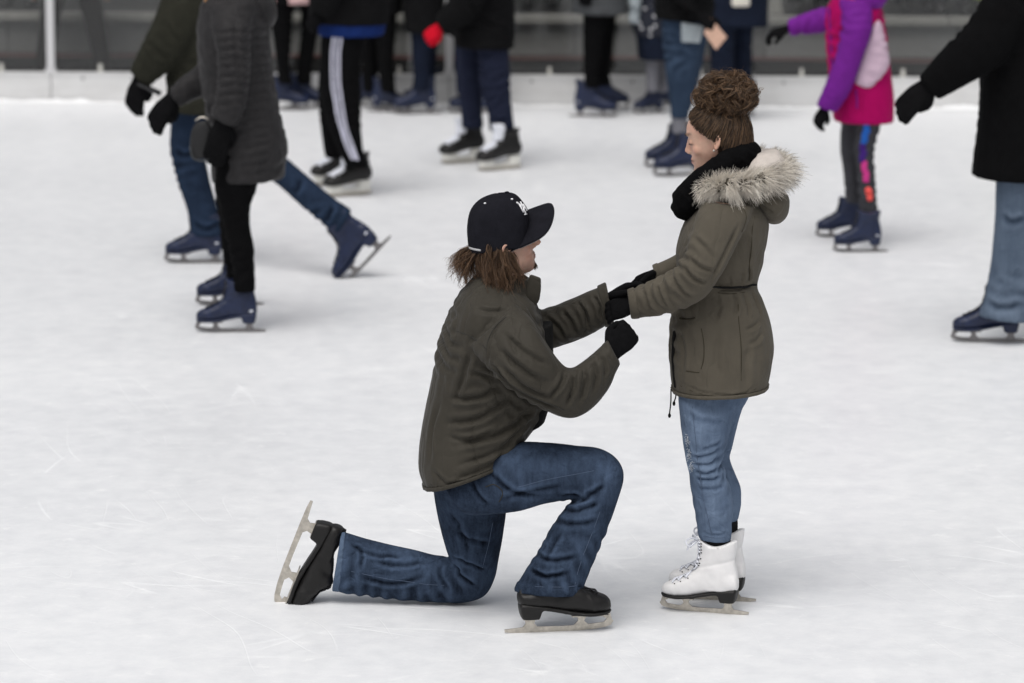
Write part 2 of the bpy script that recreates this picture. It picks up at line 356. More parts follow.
def ice_material():
    m, n, l, b = new_mat('scratched_ice'); tc = n.new('ShaderNodeTexCoord'); vec = tc.outputs['Object']
    def math_(op, x, y=None, z=None):
        q = n.new('ShaderNodeMath'); q.operation = op
        for i, v in enumerate((x, y, z)):
            if v is None: continue
            if isinstance(v, (int, float)): q.inputs[i].default_value = v
            else: l.new(v, q.inputs[i])
        return q.outputs[0]
    warp = n.new('ShaderNodeTexNoise'); warp.inputs['Scale'].default_value = 0.7; warp.inputs['Detail'].default_value = 1; l.new(vec, warp.inputs['Vector'])
    off = n.new('ShaderNodeVectorMath'); off.operation = 'MULTIPLY_ADD'; off.inputs[1].default_value = (0.5, 0.5, 0); l.new(warp.outputs['Color'], off.inputs[0]); l.new(vec, off.inputs[2]); wv = off.outputs[0]
    tot = None; masks = []
    for i, (ang, sc, thin, wgt) in enumerate([(8, 9, 0.012, 0.6), (-14, 6, 0.009, 0.7), (34, 6, 0.008, 0.9), (-41, 5, 0.007, 0.9), (74, 5, 0.007, 0.7)]):
        t = noise_node(n, l, wv, sc, 0, 0.5, (0.10, 1.0, 1.0), None)
        mp = t.inputs['Vector'].links[0].from_node
        rt = n.new('ShaderNodeVectorRotate'); rt.rotation_type = 'Z_AXIS'; rt.inputs['Angle'].default_value = math.radians(ang); l.new(wv, rt.inputs['Vector'])
        l.remove(mp.inputs['Vector'].links[0]); l.new(rt.outputs[0], mp.inputs['Vector']); mp.inputs['Location'].default_value = (i*3.7, i*5.1, i*1.3)
        d = math_('ABSOLUTE', math_('SUBTRACT', t.outputs['Fac'], 0.5)); line = math_('SUBTRACT', 1.0, math_('MINIMUM', math_('DIVIDE', d, thin), 1.0))
        if i < 2:
            mk = noise_node(n, l, vec, 1.5+0.8*i, 1, 0.6, (1, 1, 1)); mk.inputs['Vector'].links[0].from_node.inputs['Location'].default_value = (i*11.0, 2.0*i, 0); masks.append(math_('SUBTRACT', mk.outputs['Fac'], 0.47)); masks.append(math_('MULTIPLY', masks[-1], -1.0))
        msk = math_('MINIMUM', math_('MULTIPLY', math_('MAXIMUM', masks[i % len(masks)], 0.0), 6.0), 1.0)
        v = math_('MULTIPLY', math_('MULTIPLY', line, msk), wgt); tot = v if tot is None else math_('ADD', tot, v)
    # a few long curved cuts left by edges
    mk = noise_node(n, l, vec, 2.3, 1)
    sp = n.new('ShaderNodeSeparateXYZ'); l.new(vec, sp.inputs[0])
    for (px, py, r) in ((-10, 540, 0.24), (30, 590, 0.34), (380, 690, 0.75), (900, 590, 0.55), (820, 420, 1.1), (250, 480, 1.7), (600, 480, 2.1)):
        c = G(px, py); dx = math_('SUBTRACT', sp.outputs[0], float(c[0])); dy = math_('SUBTRACT', sp.outputs[1], float(c[1]))
        rr = math_('SQRT', math_('ADD', math_('MULTIPLY', dx, dx), math_('MULTIPLY', dy, dy)))
        line = math_('SUBTRACT', 1.0, math_('MINIMUM', math_('DIVIDE', math_('ABSOLUTE', math_('SUBTRACT', rr, r)), 0.009), 1.0))
        line = math_('MULTIPLY', line, math_('MINIMUM', math_('MULTIPLY', math_('MAXIMUM', math_('SUBTRACT', mk.outputs['Fac'], 0.48), 0.0), 7.0), 0.8)); tot = math_('ADD', tot, line)
    tot = math_('MINIMUM', tot, 1.0)
    big = noise_node(n, l, vec, 0.55, 2, 0.55, (0.5, 1, 1)); streak = noise_node(n, l, vec, 8.0, 5, 0.72, (1.0, 0.9, 1)); dust = noise_node(n, l, vec, 11, 4, 0.75, (0.8, 1.0, 1))
    sparse = math_('MINIMUM', math_('MULTIPLY', math_('MAXIMUM', math_('SUBTRACT', dust.outputs['Fac'], 0.60), 0.0), 9.0), 1.0)
    f = math_('ADD', math_('MULTIPLY', big.outputs['Fac'], 0.28), math_('MULTIPLY', streak.outputs['Fac'], 0.72))
    r = ramp(n, [(0.34, (0.69, 0.702, 0.725)), (0.50, (0.755, 0.766, 0.785)), (0.66, (0.815, 0.823, 0.836))]); l.new(f, r.inputs[0])
    mx = n.new('ShaderNodeMixRGB'); mx.inputs[2].default_value = (0.91, 0.915, 0.92, 1); l.new(math_('MULTIPLY', math_('ADD', math_('MULTIPLY', tot, 0.46), math_('MULTIPLY', sparse, 0.6)), 0.95), mx.inputs[0]); l.new(r.outputs[0], mx.inputs[1]); l.new(mx.outputs[0], b.inputs['Base Color'])
    rg = math_('ADD', 0.24, math_('MULTIPLY', math_('ADD', tot, f), 0.20)); l.new(rg, b.inputs['Roughness'])
    b.inputs['IOR'].default_value = 1.31; b.inputs['Specular IOR Level'].default_value = 0.5
    h = math_('ADD', math_('MULTIPLY', tot, -0.6), math_('MULTIPLY', streak.outputs['Fac'], 1.0)); h = math_('ADD', h, math_('MULTIPLY', dust.outputs['Fac'], 0.5))
    bp = n.new('ShaderNodeBump'); bp.inputs['Strength'].default_value = 0.25; bp.inputs['Distance'].default_value = 0.006; l.new(h, bp.inputs['Height']); l.new(bp.outputs[0], b.inputs['Normal'])
    return m
V, Fc = sheet(-40, 40, -6, 32, 0.0, 8, 8)
V = np.array(V); back = V[:, 1] > 20
for i in np.where(V[:, 1] > 31.9)[0]:                      # the far edge ends under the boards
    s = (V[i, 0]-B0[0])/BDIR[0]; V[i, 1] = (B0+BDIR*s)[1]+0.02
ice = struct('ice', mesh_from(V, Fc, False), ice_material())
pavement = struct('pavement', mesh_from(*sheet(-260, 260, -120, 400, -0.03), False), plain('dark_paving', (0.10, 0.10, 0.10), 0.8))

# snow scraped up against the boards
sv = []; sf = []; ns = 900
for i in range(ns+1):
    s = -9+i*25.0/ns
    w = 0.16+0.06*float(vnoise(np.array([[s*1.3, 0, 0]]))[0]); hh = 0.014+0.010*float(vnoise(np.array([[s*4.0, 3, 0]]))[0])+0.006*float(vnoise(np.array([[s*21.0, 7, 0]]))[0])
    for k in range(7):
        t = k/6; d = -0.012-w*t; z = 0.0025+hh*(1-t)**1.6*(1 + 0.4*float(vnoise(np.array([[s*30, t*9, 2]]))[0]))*(0 if k == 6 else 1)
        o = B0+BDIR*s+BN*d; sv.append((o[0], o[1], z))
for i in range(ns):
    for k in range(6): a = i*7+k; sf.append((a, a+1, a+8, a+7))
M_SNOW = plain('scraped_snow', (0.76, 0.768, 0.78), 0.8, 0, 0.3, 0.04, 40, 0.5)
tag(obj('snow', mesh_from(sv, sf), M_SNOW), 'loose white snow scraped up along the foot of the boards', 'snow', kind='stuff')

# low white boards round the rink, clear screens and posts above
BH = 0.200
m, n, l, b = new_mat('white_board'); tc = n.new('ShaderNodeTexCoord'); a = noise_node(n, l, tc.outputs['Object'], 6, 6, 0.65, (0.6, 1, 2.5)); c2 = noise_node(n, l, tc.outputs['Object'], 40, 4, 0.7, (0.3, 1, 2))
r = ramp(n, [(0.3, (0.56, 0.558, 0.555)), (0.6, (0.64, 0.64, 0.64))]); l.new(a.outputs['Fac'], r.inputs[0]); r2 = ramp(n, [(0.62, (1, 1, 1)), (0.78, (0.80, 0.78, 0.77))]); l.new(c2.outputs['Fac'], r2.inputs[0])
mx = n.new('ShaderNodeMixRGB'); mx.blend_type = 'MULTIPLY'; mx.inputs[0].default_value = 1; l.new(r.outputs[0], mx.inputs[1]); l.new(r2.outputs[0], mx.inputs[2]); l.new(mx.outputs[0], b.inputs['Base Color']); b.inputs['Roughness'].default_value = 0.5
M_BOARD = m
M_POST = plain('grey_white_post', (0.55, 0.55, 0.56), 0.4, 0.0, 0.5, 0.06)
M_CLIP = plain('pale_clip', (0.55, 0.54, 0.50), 0.45); M_BOLT = plain('dark_bolt', (0.09, 0.09, 0.09), 0.5)
m, n, l, b = new_mat('clear_screen'); n.remove(b); tr = n.new('ShaderNodeBsdfTransparent'); tr.inputs[0].default_value = (0.93, 0.94, 0.94, 1); gl = n.new('ShaderNodeBsdfGlossy'); gl.inputs['Roughness'].default_value = 0.08
fr = n.new('ShaderNodeFresnel'); fr.inputs[0].default_value = 1.49; ms = n.new('ShaderNodeMixShader'); l.new(fr.outputs[0], ms.inputs[0]); l.new(tr.outputs[0], ms.inputs[1]); l.new(gl.outputs[0], ms.inputs[2]); l.new(ms.outputs[0], n['Material Output'].inputs[0]); M_GLASS = m

boards = empty('rink_boards', tuple(B0), 'low white rink boards with clear screens and posts along the ice edge', 'rink boards')
post_s = [s_of(50, 40)[0], s_of(449, 40)[0]]; step = post_s[1]-post_s[0]
post_s = [post_s[0]-2*step, post_s[0]-step] + [post_s[0]+k*step for k in range(0, 5)]
pan_len = step-0.006
pm = Shape(); pm.box((0.003, 0, -0.02), (0.003+pan_len, 0.045, BH)); pan_me = mesh_from(pm.verts(), pm.f, False)
lip = Shape(); lip.box((0.003, -0.006, BH-0.012), (0.003+pan_len, 0.052, BH+0.006)); lip_me = mesh_from(lip.verts(), lip.f, False)
gm = Shape(); gm.box((0.04, 0.02, BH+0.02), (step-0.04, 0.028, 1.25)); glass_me = mesh_from(gm.verts(), gm.f, False)
po = Shape(); po.box((-0.026, 0.001, BH+0.006), (0.026, 0.046, 1.3)); po.box((-0.036, -0.004, BH+0.006), (0.036, 0.05, BH+0.03)); po.box((-0.03, -0.002, 1.28), (0.03, 0.049, 1.31)); post_me = mesh_from(po.verts(), po.f, False)
cl = Shape(); cl.box((-0.011, 0.0, 0), (0.011, 0.018, 0.055)); cl.box((-0.016, -0.003, 0), (0.016, 0.046, 0.014)); cl.box((-0.011, 0.03, 0), (0.011, 0.044, 0.05)); clip_me = mesh_from(cl.verts(), cl.f, False)
bo = Shape(); th = np.arange(8)*math.pi/4; bo.rings([np.stack([0.009*k*np.cos(th), np.full(8, y), 0.009*k*np.sin(th)], 1) for k, y in ((1, 0.002), (1, -0.004), (0.6, -0.007))]); bolt_me = mesh_from(bo.verts(), bo.f)
for me, mm in ((pan_me, M_BOARD), (lip_me, M_BOARD), (glass_me, M_GLASS), (post_me, M_POST), (clip_me, M_CLIP), (bolt_me, M_BOLT)): me.materials.append(mm)
def on_boards(name, me, s, d, z=0.0, parent=None):
    o = obj(name, me, None, parent or boards); mw = BM(s, d, z)
    o.matrix_parent_inverse = Matrix.Translation(boards.location).inverted(); o.matrix_basis = mw; return o
for i, s in enumerate(post_s[:-1]):
    bp_ = on_boards('board_panel', pan_me, s, 0); on_boards('board_cap', lip_me, s, 0); on_boards('screen_pane', glass_me, s, 0); on_boards('post', post_me, s, 0)
    for k in range(1, 8): on_boards('pane_clip', clip_me, s+step*k/8, 0, BH+0.0065)
    for k in range(1, 8, 1): on_boards('bolt', bolt_me, s+step*(k-0.35)/8, 0, BH-0.035)

# granite wall with a pale coping behind the boards
m, n, l, b = new_mat('granite'); tc = n.new('ShaderNodeTexCoord'); a = noise_node(n, l, tc.outputs['Object'], 60, 6, 0.75); c2 = noise_node(n, l, tc.outputs['Object'], 2.2, 4, 0.6)
oi = n.new('ShaderNodeObjectInfo'); r = ramp(n, [(0.35, (0.085, 0.083, 0.08)), (0.62, (0.22, 0.216, 0.208)), (0.72, (0.33, 0.325, 0.31))]); l.new(a.outputs['Fac'], r.inputs[0])
hs = n.new('ShaderNodeHueSaturation'); mv = n.new('ShaderNodeMath'); mv.operation = 'MULTIPLY_ADD'; mv.inputs[1].default_value = 0.5; mv.inputs[2].default_value = 0.75; l.new(oi.outputs['Random'], mv.inputs[0]); l.new(mv.outputs[0], hs.inputs['Value']); l.new(r.outputs[0], hs.inputs['Color']); l.new(hs.outputs[0], b.inputs['Base Color']); b.inputs['Roughness'].default_value = 0.6
M_GRANITE = m
M_COPING = plain('pale_stone', (0.22, 0.213, 0.195), 0.7, 0, 0.4, 0.15, 25, 0.2); M_DARKSTONE = plain('dark_stone', (0.014, 0.0135, 0.013), 0.7, 0, 0.4, 0.3, 20, 0.2)
M_REDLINE = plain('dusty_red_cable', (0.14, 0.062, 0.058), 0.6)
WD = 0.85                                # wall face behind the boards
z_cop_top = s_of(300, 14.5, WD-0.06)[1]; z_cop_bot = s_of(300, 21.5, WD-0.06)[1]; z_red = s_of(300, 57, WD)[1]
wall = empty('granite_wall', tuple(B0+BN*WD), 'speckled grey granite wall with pale coping behind the rink boards', 'wall')
def on_wall(name, me, s, d, z=0.0):
    o = obj(name, me, None, wall); o.matrix_parent_inverse = Matrix.Translation(wall.location).inverted(); o.matrix_basis = BM(s, d, z); return o
SL = 1.32
def slab(x1, y0, y1, z0, z1, mm):
    q = Shape(); q.box((0.004, y0, z0), (x1-0.004, y1, z1)); me = mesh_from(q.verts(), q.f, False); me.materials.append(mm); return me
face_me = slab(SL, 0, 0.3, z_red+0.02, z_cop_bot-0.004, M_GRANITE); cop_me = slab(SL*1.5, -0.06, 0.06, z_cop_bot, z_cop_top, M_COPING); base_me = slab(SL, -0.012, 0.3, -0.03, z_red-0.012, M_DARKSTONE)
core = slab(30, 0.02, 0.28, -0.025, z_cop_bot-0.01, M_DARKSTONE); on_wall('wall_core', core, -11, WD)
s_ref = s_of(574, 50, WD)[0]
for k in range(-7, 8): on_wall('slab', face_me, s_ref+k*SL, WD); on_wall('base_stone', base_me, s_ref+(k+0.4)*SL, WD)
for k in range(-5, 6): on_wall('coping_stone', cop_me, s_ref+(k+0.3)*SL*1.5, WD)
q = Shape(); xs = np.linspace(0, 20, 60); q.tube([(x, -0.006, z_red+0.004+0.006*math.sin(x*2.1), 0.010) for x in xs], 1, 6); cable_me = mesh_from(q.verts(), q.f); cable_me.materials.append(M_REDLINE); on_wall('red_cable', cable_me, -8, WD)
# raised terrace and dark wall behind it
q = Shape(); q.box((-14, WD+0.302, -0.03), (18, WD+3.6, z_cop_bot-0.06)); me = mesh_from(q.verts(), q.f, False); o = struct('terrace', me, M_DARKSTONE); o.matrix_basis = BM(0, 0, 0)
rear = empty('dark_rear_wall', tuple(B0+BN*(WD+3.6)), 'dark stone wall closing the terrace far behind the rink', 'wall')
pan = slab(2.4, 0, 0.25, 0, 3.2, M_DARKSTONE)
for k in range(-5, 7):
    o = obj('stone_panel', pan, None, rear); o.matrix_parent_inverse = Matrix.Translation(rear.location).inverted(); o.matrix_basis = BM(k*2.4, WD+3.62, 0)
# pale pillar standing on the coping behind the child
s_p, _ = s_of(775, 12, WD+0.2); q = Shape(); hw = 0.043
q.box((-hw, -hw, z_cop_top+0.0005), (hw, hw, z_cop_top+1.0)); q.box((-hw-0.012, -hw-0.012, z_cop_top+0.0005), (hw+0.012, hw+0.012, z_cop_top+0.035))
o = obj('pillar', mesh_from(q.verts(), q.f, False), M_COPING); o.matrix_basis = BM(s_p, WD+0.2, 0); tag(o, 'slim pale grey pillar standing on the wall coping behind the purple sleeve', 'pillar')

# ================================================================== SKATES (toe along +x, blade bottom at z=0)
def loft(secs, n=22, p=2.4, axis='x', sub=4):
    # axis x: (x, zlo, zhi, halfwidth); axis z: (z, xback, xfront, halfwidth)
    D = catmull(np.array(secs, float), sub); th = np.arange(n)*2*math.pi/n
    c = np.sign(np.cos(th))*np.abs(np.cos(th))**(2/p); d = np.sign(np.sin(th))*np.abs(np.sin(th))**(2/p); R = []
    for q in D:
        mid = (q[1]+q[2])/2; h = (q[2]-q[1])/2
        if axis == 'x': R.append(np.stack([np.full(n, q[0]), q[3]*c, mid+h*d], 1))
        else: R.append(np.stack([mid+h*d, q[3]*c, np.full(n, q[0])], 1))
    return R
def prism(s, poly, w):                   # polygon in x,z, thickness w in y; convex pieces only
    k = len(poly); V = [(x, -w/2, z) for x, z in poly]+[(x, w/2, z) for x, z in poly]
    s.add(V, [tuple(range(k)), tuple(range(2*k-1, k-1, -1))]+[((i+1) % k, i, i+k, (i+1) % k+k) for i in range(k)])
SK = {}
def make_skate(kind):
    if kind in SK: return SK[kind]
    hockey = kind == 'hockey'
    s = Shape(); lift = 0.0
    top = {'white': 0.262, 'black': 0.138, 'navy': 0.245, 'hockey': 0.225}[kind]
    toe = 1.0 if kind != 'black' else 1.1
    foot = [(-0.132, 0.098, 0.125, 0.016), (-0.124, 0.086, 0.15, 0.030), (-0.09, 0.080, 0.17, 0.036), (-0.04, 0.074, 0.18, 0.036), (0.0, 0.066, 0.176, 0.037), (0.04, 0.059, 0.146, 0.042), (0.08, 0.055, 0.122, 0.046), (0.115, 0.056, 0.110, 0.044), (0.138, 0.059, 0.100, 0.034), (0.150, 0.064, 0.086, 0.018)]
    if hockey: foot = [(a, b+0.004, c+0.008, d*1.1) for a, b, c, d in foot]
    if kind == 'black': foot = [(a, b, min(c+0.004, 0.128 if a < 0.01 else 0.15), d*1.05) for a, b, c, d in foot]
    s.rings(loft(foot))
    if kind == 'black': s.rings(loft([(0.085, -0.118, 0.02, 0.033), (0.115, -0.122, 0.034, 0.037), (top, -0.095, 0.030, 0.034)], axis='z'))
    else: s.rings(loft([(0.085, -0.122, 0.02, 0.033), (0.12, -0.132, 0.034, 0.037), (0.16, -0.127, 0.030, 0.038), (0.19, -0.120, 0.018, 0.038), (0.215, -0.121, 0.012, 0.041), (top, -0.128, 0.014, 0.044)], axis='z'))
    V, Fq, E = remesh(s, 0.0045, 5)
    N = normals(V, Fq); lean = np.clip((V[:, 2]-0.13)/0.1, 0, 1)
    D = -0.003*np.exp(-((V[:, 2]-0.185+0.25*(V[:, 0]+0.05))/0.006)**2) + 0.0012*vnoise(V*45, 3) + 0.002*np.exp(-((V[:, 0]-0.085+0.3*(V[:, 2]-0.1))/0.006)**2)
    V = V+N*D[:, None]; up = V[:, 2] > top-0.012        # scoop the top so the shaft rises front and back
    V[up, 2] += 0.010*np.cos((V[up, 0]+0.055)/0.07*math.pi*0.9)*-1
    boot = mesh_from(V, Fq); bvh = BVHTree.FromPolygons(V.tolist(), Fq); parts = []
    def snap(p, off):
        loc, nor, _, _ = bvh.find_nearest(Vector(p)); return tuple(loc+nor*off)
    # sole and heel
    so = Shape()
    if not hockey:
        ss = [(-0.128, 0.081, 0.098, 0.024), (-0.09, 0.075, 0.090, 0.037), (-0.04, 0.068, 0.082, 0.036), (0.0, 0.060, 0.074, 0.038), (0.04, 0.053, 0.066, 0.043), (0.08, 0.049, 0.062, 0.047), (0.115, 0.050, 0.063, 0.045), (0.14, 0.053, 0.066, 0.033), (0.152, 0.057, 0.068, 0.016)]
        so.rings(loft(ss, p=5)); so.rings(loft([(0.043, -0.120, -0.066, 0.030), (0.06, -0.126, -0.062, 0.033), (0.086, -0.130, -0.055, 0.035)], axis='z', p=5, sub=2))
        parts.append(('sole', mesh_from(*(lambda q: (q[0], q[1]))(remesh(so, 0.005, 2))), M_BLACK_SOLE if kind != 'navy' else M_NAVY_LEATHER))
        bl = Shape(); w = 0.0045
        xs = [-0.172, -0.15, -0.1, -0.05, 0, 0.05, 0.1, 0.135, 0.152]; lo = [0.004, 0.001, 0.0, 0.0, 0.0, 0.0005, 0.003, 0.008, 0.014]; hi = [0.012, 0.014, 0.018, 0.017, 0.016, 0.017, 0.020, 0.024, 0.030]
        for i in range(len(xs)-1): prism(bl, [(xs[i], lo[i]), (xs[i+1], lo[i+1]), (xs[i+1], hi[i+1]), (xs[i], hi[i])], w)
        prism(bl, [(-0.118, 0.015), (-0.07, 0.014), (-0.082, 0.028), (-0.108, 0.028)], w*0.8); prism(bl, [(-0.108, 0.0275), (-0.082, 0.0275), (-0.078, 0.043), (-0.112, 0.043)], w*0.9)
        prism(bl, [(0.035, 0.014), (0.085, 0.016), (0.07, 0.030), (0.052, 0.030)], w*0.8); prism(bl, [(0.052, 0.0295), (0.07, 0.0295), (0.08, 0.05), (0.048, 0.052)], w*0.9)
        prism(bl, [(0.128, 0.020), (0.152, 0.014), (0.160, 0.026), (0.146, 0.040)], w*1.3); prism(bl, [(0.130, 0.038), (0.156, 0.028), (0.150, 0.052), (0.130, 0.052)], w*0.8)
        bl.box((-0.118, -0.020, 0.0425), (-0.07, 0.020, 0.0455)); bl.box((0.03, -0.024, 0.0465), (0.142, 0.024, 0.0500))
        parts.append(('blade', mesh_from(bl.verts(), bl.f, False), M_STEEL if kind in ('white', 'black') else M_STEEL_DARK))
    else:
        ho = Shape(); ho.rings(loft([(-0.125, 0.030, 0.088, 0.018), (-0.11, 0.022, 0.09, 0.024), (-0.06, 0.022, 0.088, 0.024), (-0.045, 0.022, 0.05, 0.012), (0.035, 0.022, 0.045, 0.012), (0.05, 0.022, 0.07, 0.024), (0.11, 0.022, 0.068, 0.024), (0.135, 0.03, 0.066, 0.014)], sub=3, p=3.5))
        parts.append(('blade_holder', mesh_from(*(lambda q: (q[0], q[1]))(remesh(ho, 0.005, 3))), M_WHITE_PLASTIC))
        bl = Shape(); xs = [-0.14, -0.11, -0.05, 0.05, 0.11, 0.145]; lo = [0.012, 0.002, 0, 0, 0.002, 0.014]
        for i in range(5): prism(bl, [(xs[i], lo[i]), (xs[i+1], lo[i+1]), (xs[i+1], 0.024), (xs[i], 0.024)], 0.004)
        parts.append(('blade', mesh_from(bl.verts(), bl.f, False), M_STEEL))
        tg = Shape(); tg.rings(loft([(0.17, -0.02, 0.045, 0.03), (top-0.01, -0.03, 0.038, 0.033), (top+0.035, -0.02, 0.052, 0.03)], axis='z', p=3, sub=3)); parts.append(('tongue', mesh_from(*(lambda q: (q[0], q[1]))(remesh(tg, 0.005, 3))), M_LACE_WHITE))
    # tongue gap and laces up the front
    ridge = [(0.088, 0.16), (0.070, 0.165), (0.055, 0.175), (0.042, 0.185), (0.040, 0.197), (0.034, 0.207), (0.030, 0.218), (0.028, 0.228), (0.028, 0.238), (0.028, 0.249)]
    nr = 10 if kind == 'white' else (4 if kind == 'black' else 8)
    tongue = Shape(); ring = []
    gap = []
    for x, z in ridge[:nr]:
        c = np.array(snap((x+0.03, 0, z+0.01), 0.0006)); a = snap((c[0], 0.010, c[2]), 0.0008); d = snap((c[0], -0.010, c[2]), 0.0008); gap.append((a, tuple(c), d))
    V2 = [p for g in gap for p in g]; f2 = []
    for i in range(len(gap)-1):
        for k in range(2): f2.append((i*3+k, i*3+k+1, i*3+k+4, i*3+k+3))
    if not hockey: parts.append(('tongue', mesh_from(V2, f2), M_BLACK if kind != 'navy' else M_NAVY_LEATHER))
    la = Shape(); ey = Shape(); lr = 0.0034 if kind == 'white' else (0.0026 if kind != 'hockey' else 0.0065)
    wd = 0.037 if kind == 'white' else (0.022 if not hockey else 0.034)
    for i, (x, z) in enumerate(ridge[:nr]):
        c = snap((x+0.03, 0, z+0.01), 0.002); pts = []
        for y in np.linspace(-wd, wd, 7): pts.append(snap((c[0]+0.004, y, c[2]), 0.0030)+(lr,))
        la.tube(pts, 2, 5)
        if i < nr-1:
            c2 = snap((ridge[i+1][0]+0.03, 0, ridge[i+1][1]+0.01), 0.002)
            for sg in (-1, 1):
                pts = []
                for t in np.linspace(0, 1, 7):
                    pts.append(snap((c[0]*(1-t)+c2[0]*t+0.004, sg*wd*(1-2*t), c[2]*(1-t)+c2[2]*t), 0.0042)+(lr,))
                la.tube(pts, 2, 5)
        for sg in (-1, 1):
            e = snap((c[0]-0.004, sg*(wd+0.006), c[2]-0.003), 0.0008); ey.ellipsoid(e, (0.0026,)*3, None, 7, 5)
    c = snap((0.06, 0, top), 0.004)
    if kind == 'white':
        for sg in (-1, 1):                # bow
            la.tube([c+(lr,), (c[0]+0.02, sg*0.02, c[2]+0.012, lr), (c[0]+0.035, sg*0.045, c[2]+0.004, lr), (c[0]+0.022, sg*0.05, c[2]-0.014, lr), (c[0]+0.006, sg*0.015, c[2]-0.004, lr)], 4, 5)
            la.tube([c+(lr,), (c[0]+0.028, sg*0.012, c[2]-0.01, lr), (c[0]+0.036, sg*0.024, c[2]-0.032, lr)], 4, 5)
    lm = {'white': M_LACE_WHITE, 'black': M_LACE_BLACK, 'navy': M_LACE_BLACK, 'hockey': M_LACE_WHITE}[kind]
    parts.append(('lace', mesh_from(la.verts(), la.f), lm)); parts.append(('eyelets', mesh_from(ey.verts(), ey.f), M_BLACK_SOLE))
    if kind == 'navy':
        lb = Shape(); 
        for sg in (-1, 1):
            pts = [snap((x, sg*0.06, z), 0.0012) for z in (0.088, 0.104) for x in (-0.122, -0.104)]
            lb.add(np.array(pts), [(0, 1, 3, 2)])
        parts.append(('size_label', mesh_from(lb.verts(), lb.f), M_LACE_WHITE))
    bm_ = {'white': M_WHITE_LEATHER, 'black': M_BLACK_LEATHER, 'navy': M_NAVY_LEATHER, 'hockey': M_BLACK_LEATHER}[kind]
    boot.materials.append(bm_)
    for p in parts: p[1].materials.append(p[2])
    SK[kind] = (boot, parts); return SK[kind]
def skate(parent, kind, origin, fwd=(1, 0, 0), up=(0, 0, 1), scale=1.0, shift=(0, 0, 0)):
    boot, parts = make_skate(kind); f = Vector(fwd).normalized(); u = Vector(up); u = (u-f*u.dot(f)).normalized(); sd = u.cross(f)
    R = Matrix(((f.x, sd.x, u.x), (f.y, sd.y, u.y), (f.z, sd.z, u.z))).to_4x4()
    Mx = Matrix.Translation(Vector(origin)) @ R @ Matrix.Scale(scale, 4) @ Matrix.Translation(Vector(shift))
    b = obj('skate_boot', boot, None, parent); b.matrix_basis = Mx
    for nm, me, mm in parts:
        c = obj(nm, me, None, b)
        if nm == 'eyelets': c['kind'] = 'stuff'
    return b

# ================================================================== HEADS AND HANDS
def head_shape(jaw=1.0, nose=1.0):      # face +x, chin at z=0, crown at 0.225
    s = Shape()
    sl = [(-0.004, 0.035, 0.066, 0.012), (0.004, 0.012, 0.080, 0.026), (0.022, -0.022, 0.087, 0.043*jaw), (0.045, -0.055, 0.086, 0.054*jaw), (0.072, -0.082, 0.087, 0.063), (0.10, -0.098, 0.086, 0.070), (0.125, -0.106, 0.087, 0.074), (0.15, -0.108, 0.090, 0.076), (0.175, -0.103, 0.082, 0.073), (0.20, -0.084, 0.060, 0.060), (0.217, -0.05, 0.028, 0.036), (0.224, -0.025, 0.005, 0.014)]
    s.rings(loft(sl, n=32, p=2.25, axis='z', sub=4))
    s.tube([(0.081, 0, 0.130, 0.0065), (0.090, 0, 0.112, 0.0065), (0.101*nose, 0, 0.094, 0.0066), (0.107*nose, 0, 0.085, 0.0066), (0.098*nose, 0, 0.079, 0.0065)], 4, 12); s.tube([(0.080, 0, 0.128, 0.006), (0.086, 0, 0.106, 0.008), (0.092*nose, 0, 0.090, 0.0085), (0.092*nose, 0, 0.082, 0.008)], 4, 12)      # nose
    for sg in (-1, 1):
        s.ellipsoid((0.092, sg*0.010, 0.078), (0.010, 0.0065, 0.0065)); s.ellipsoid((0.083, sg*0.028, 0.141), (0.010, 0.020, 0.0065))     # wings of the nose, brow
        s.ellipsoid((0.050, sg*0.040, 0.086), (0.026, 0.021, 0.024)); s.ellipsoid((0.074, sg*0.031, 0.113), (0.0125, 0.0150, 0.0115))   # cheekbone, eyelid over the eye
        c, sn = math.cos(0.25), math.sin(0.25)
        s.ellipsoid((-0.014, sg*0.076, 0.104), (0.014, 0.006, 0.026), ((c, 0, -sn), (0, 1, 0), (sn, 0, c)))
        s.tube([(-0.001, sg*0.079, 0.090, 0.0035), (-0.006, sg*0.081, 0.082, 0.0042), (-0.014, sg*0.082, 0.087, 0.0038), (-0.025, sg*0.084, 0.105, 0.0038), (-0.025, sg*0.084, 0.120, 0.0038), (-0.014, sg*0.082, 0.129, 0.0038), (-0.003, sg*0.080, 0.124, 0.0035)], 4, 8)
    s.ellipsoid((0.086, 0, 0.0545), (0.0085, 0.022, 0.0055)); s.ellipsoid((0.0855, 0, 0.0435), (0.0085, 0.019, 0.0062)); s.ellipsoid((0.078, 0, 0.017), (0.013, 0.018, 0.014))
    return s
def head_matrix(pos, yaw, pitch, roll=0.0, scale=1.0):  # pos: the point at local (0,0,0.10); pitch>0 looks up
    return Matrix.Translation(Vector(pos)) @ Matrix.Rotation(yaw, 4, 'Z') @ Matrix.Rotation(-pitch, 4, 'Y') @ Matrix.Rotation(roll, 4, 'X') @ Matrix.Scale(scale, 4) @ Matrix.Translation((0, 0, -0.10))
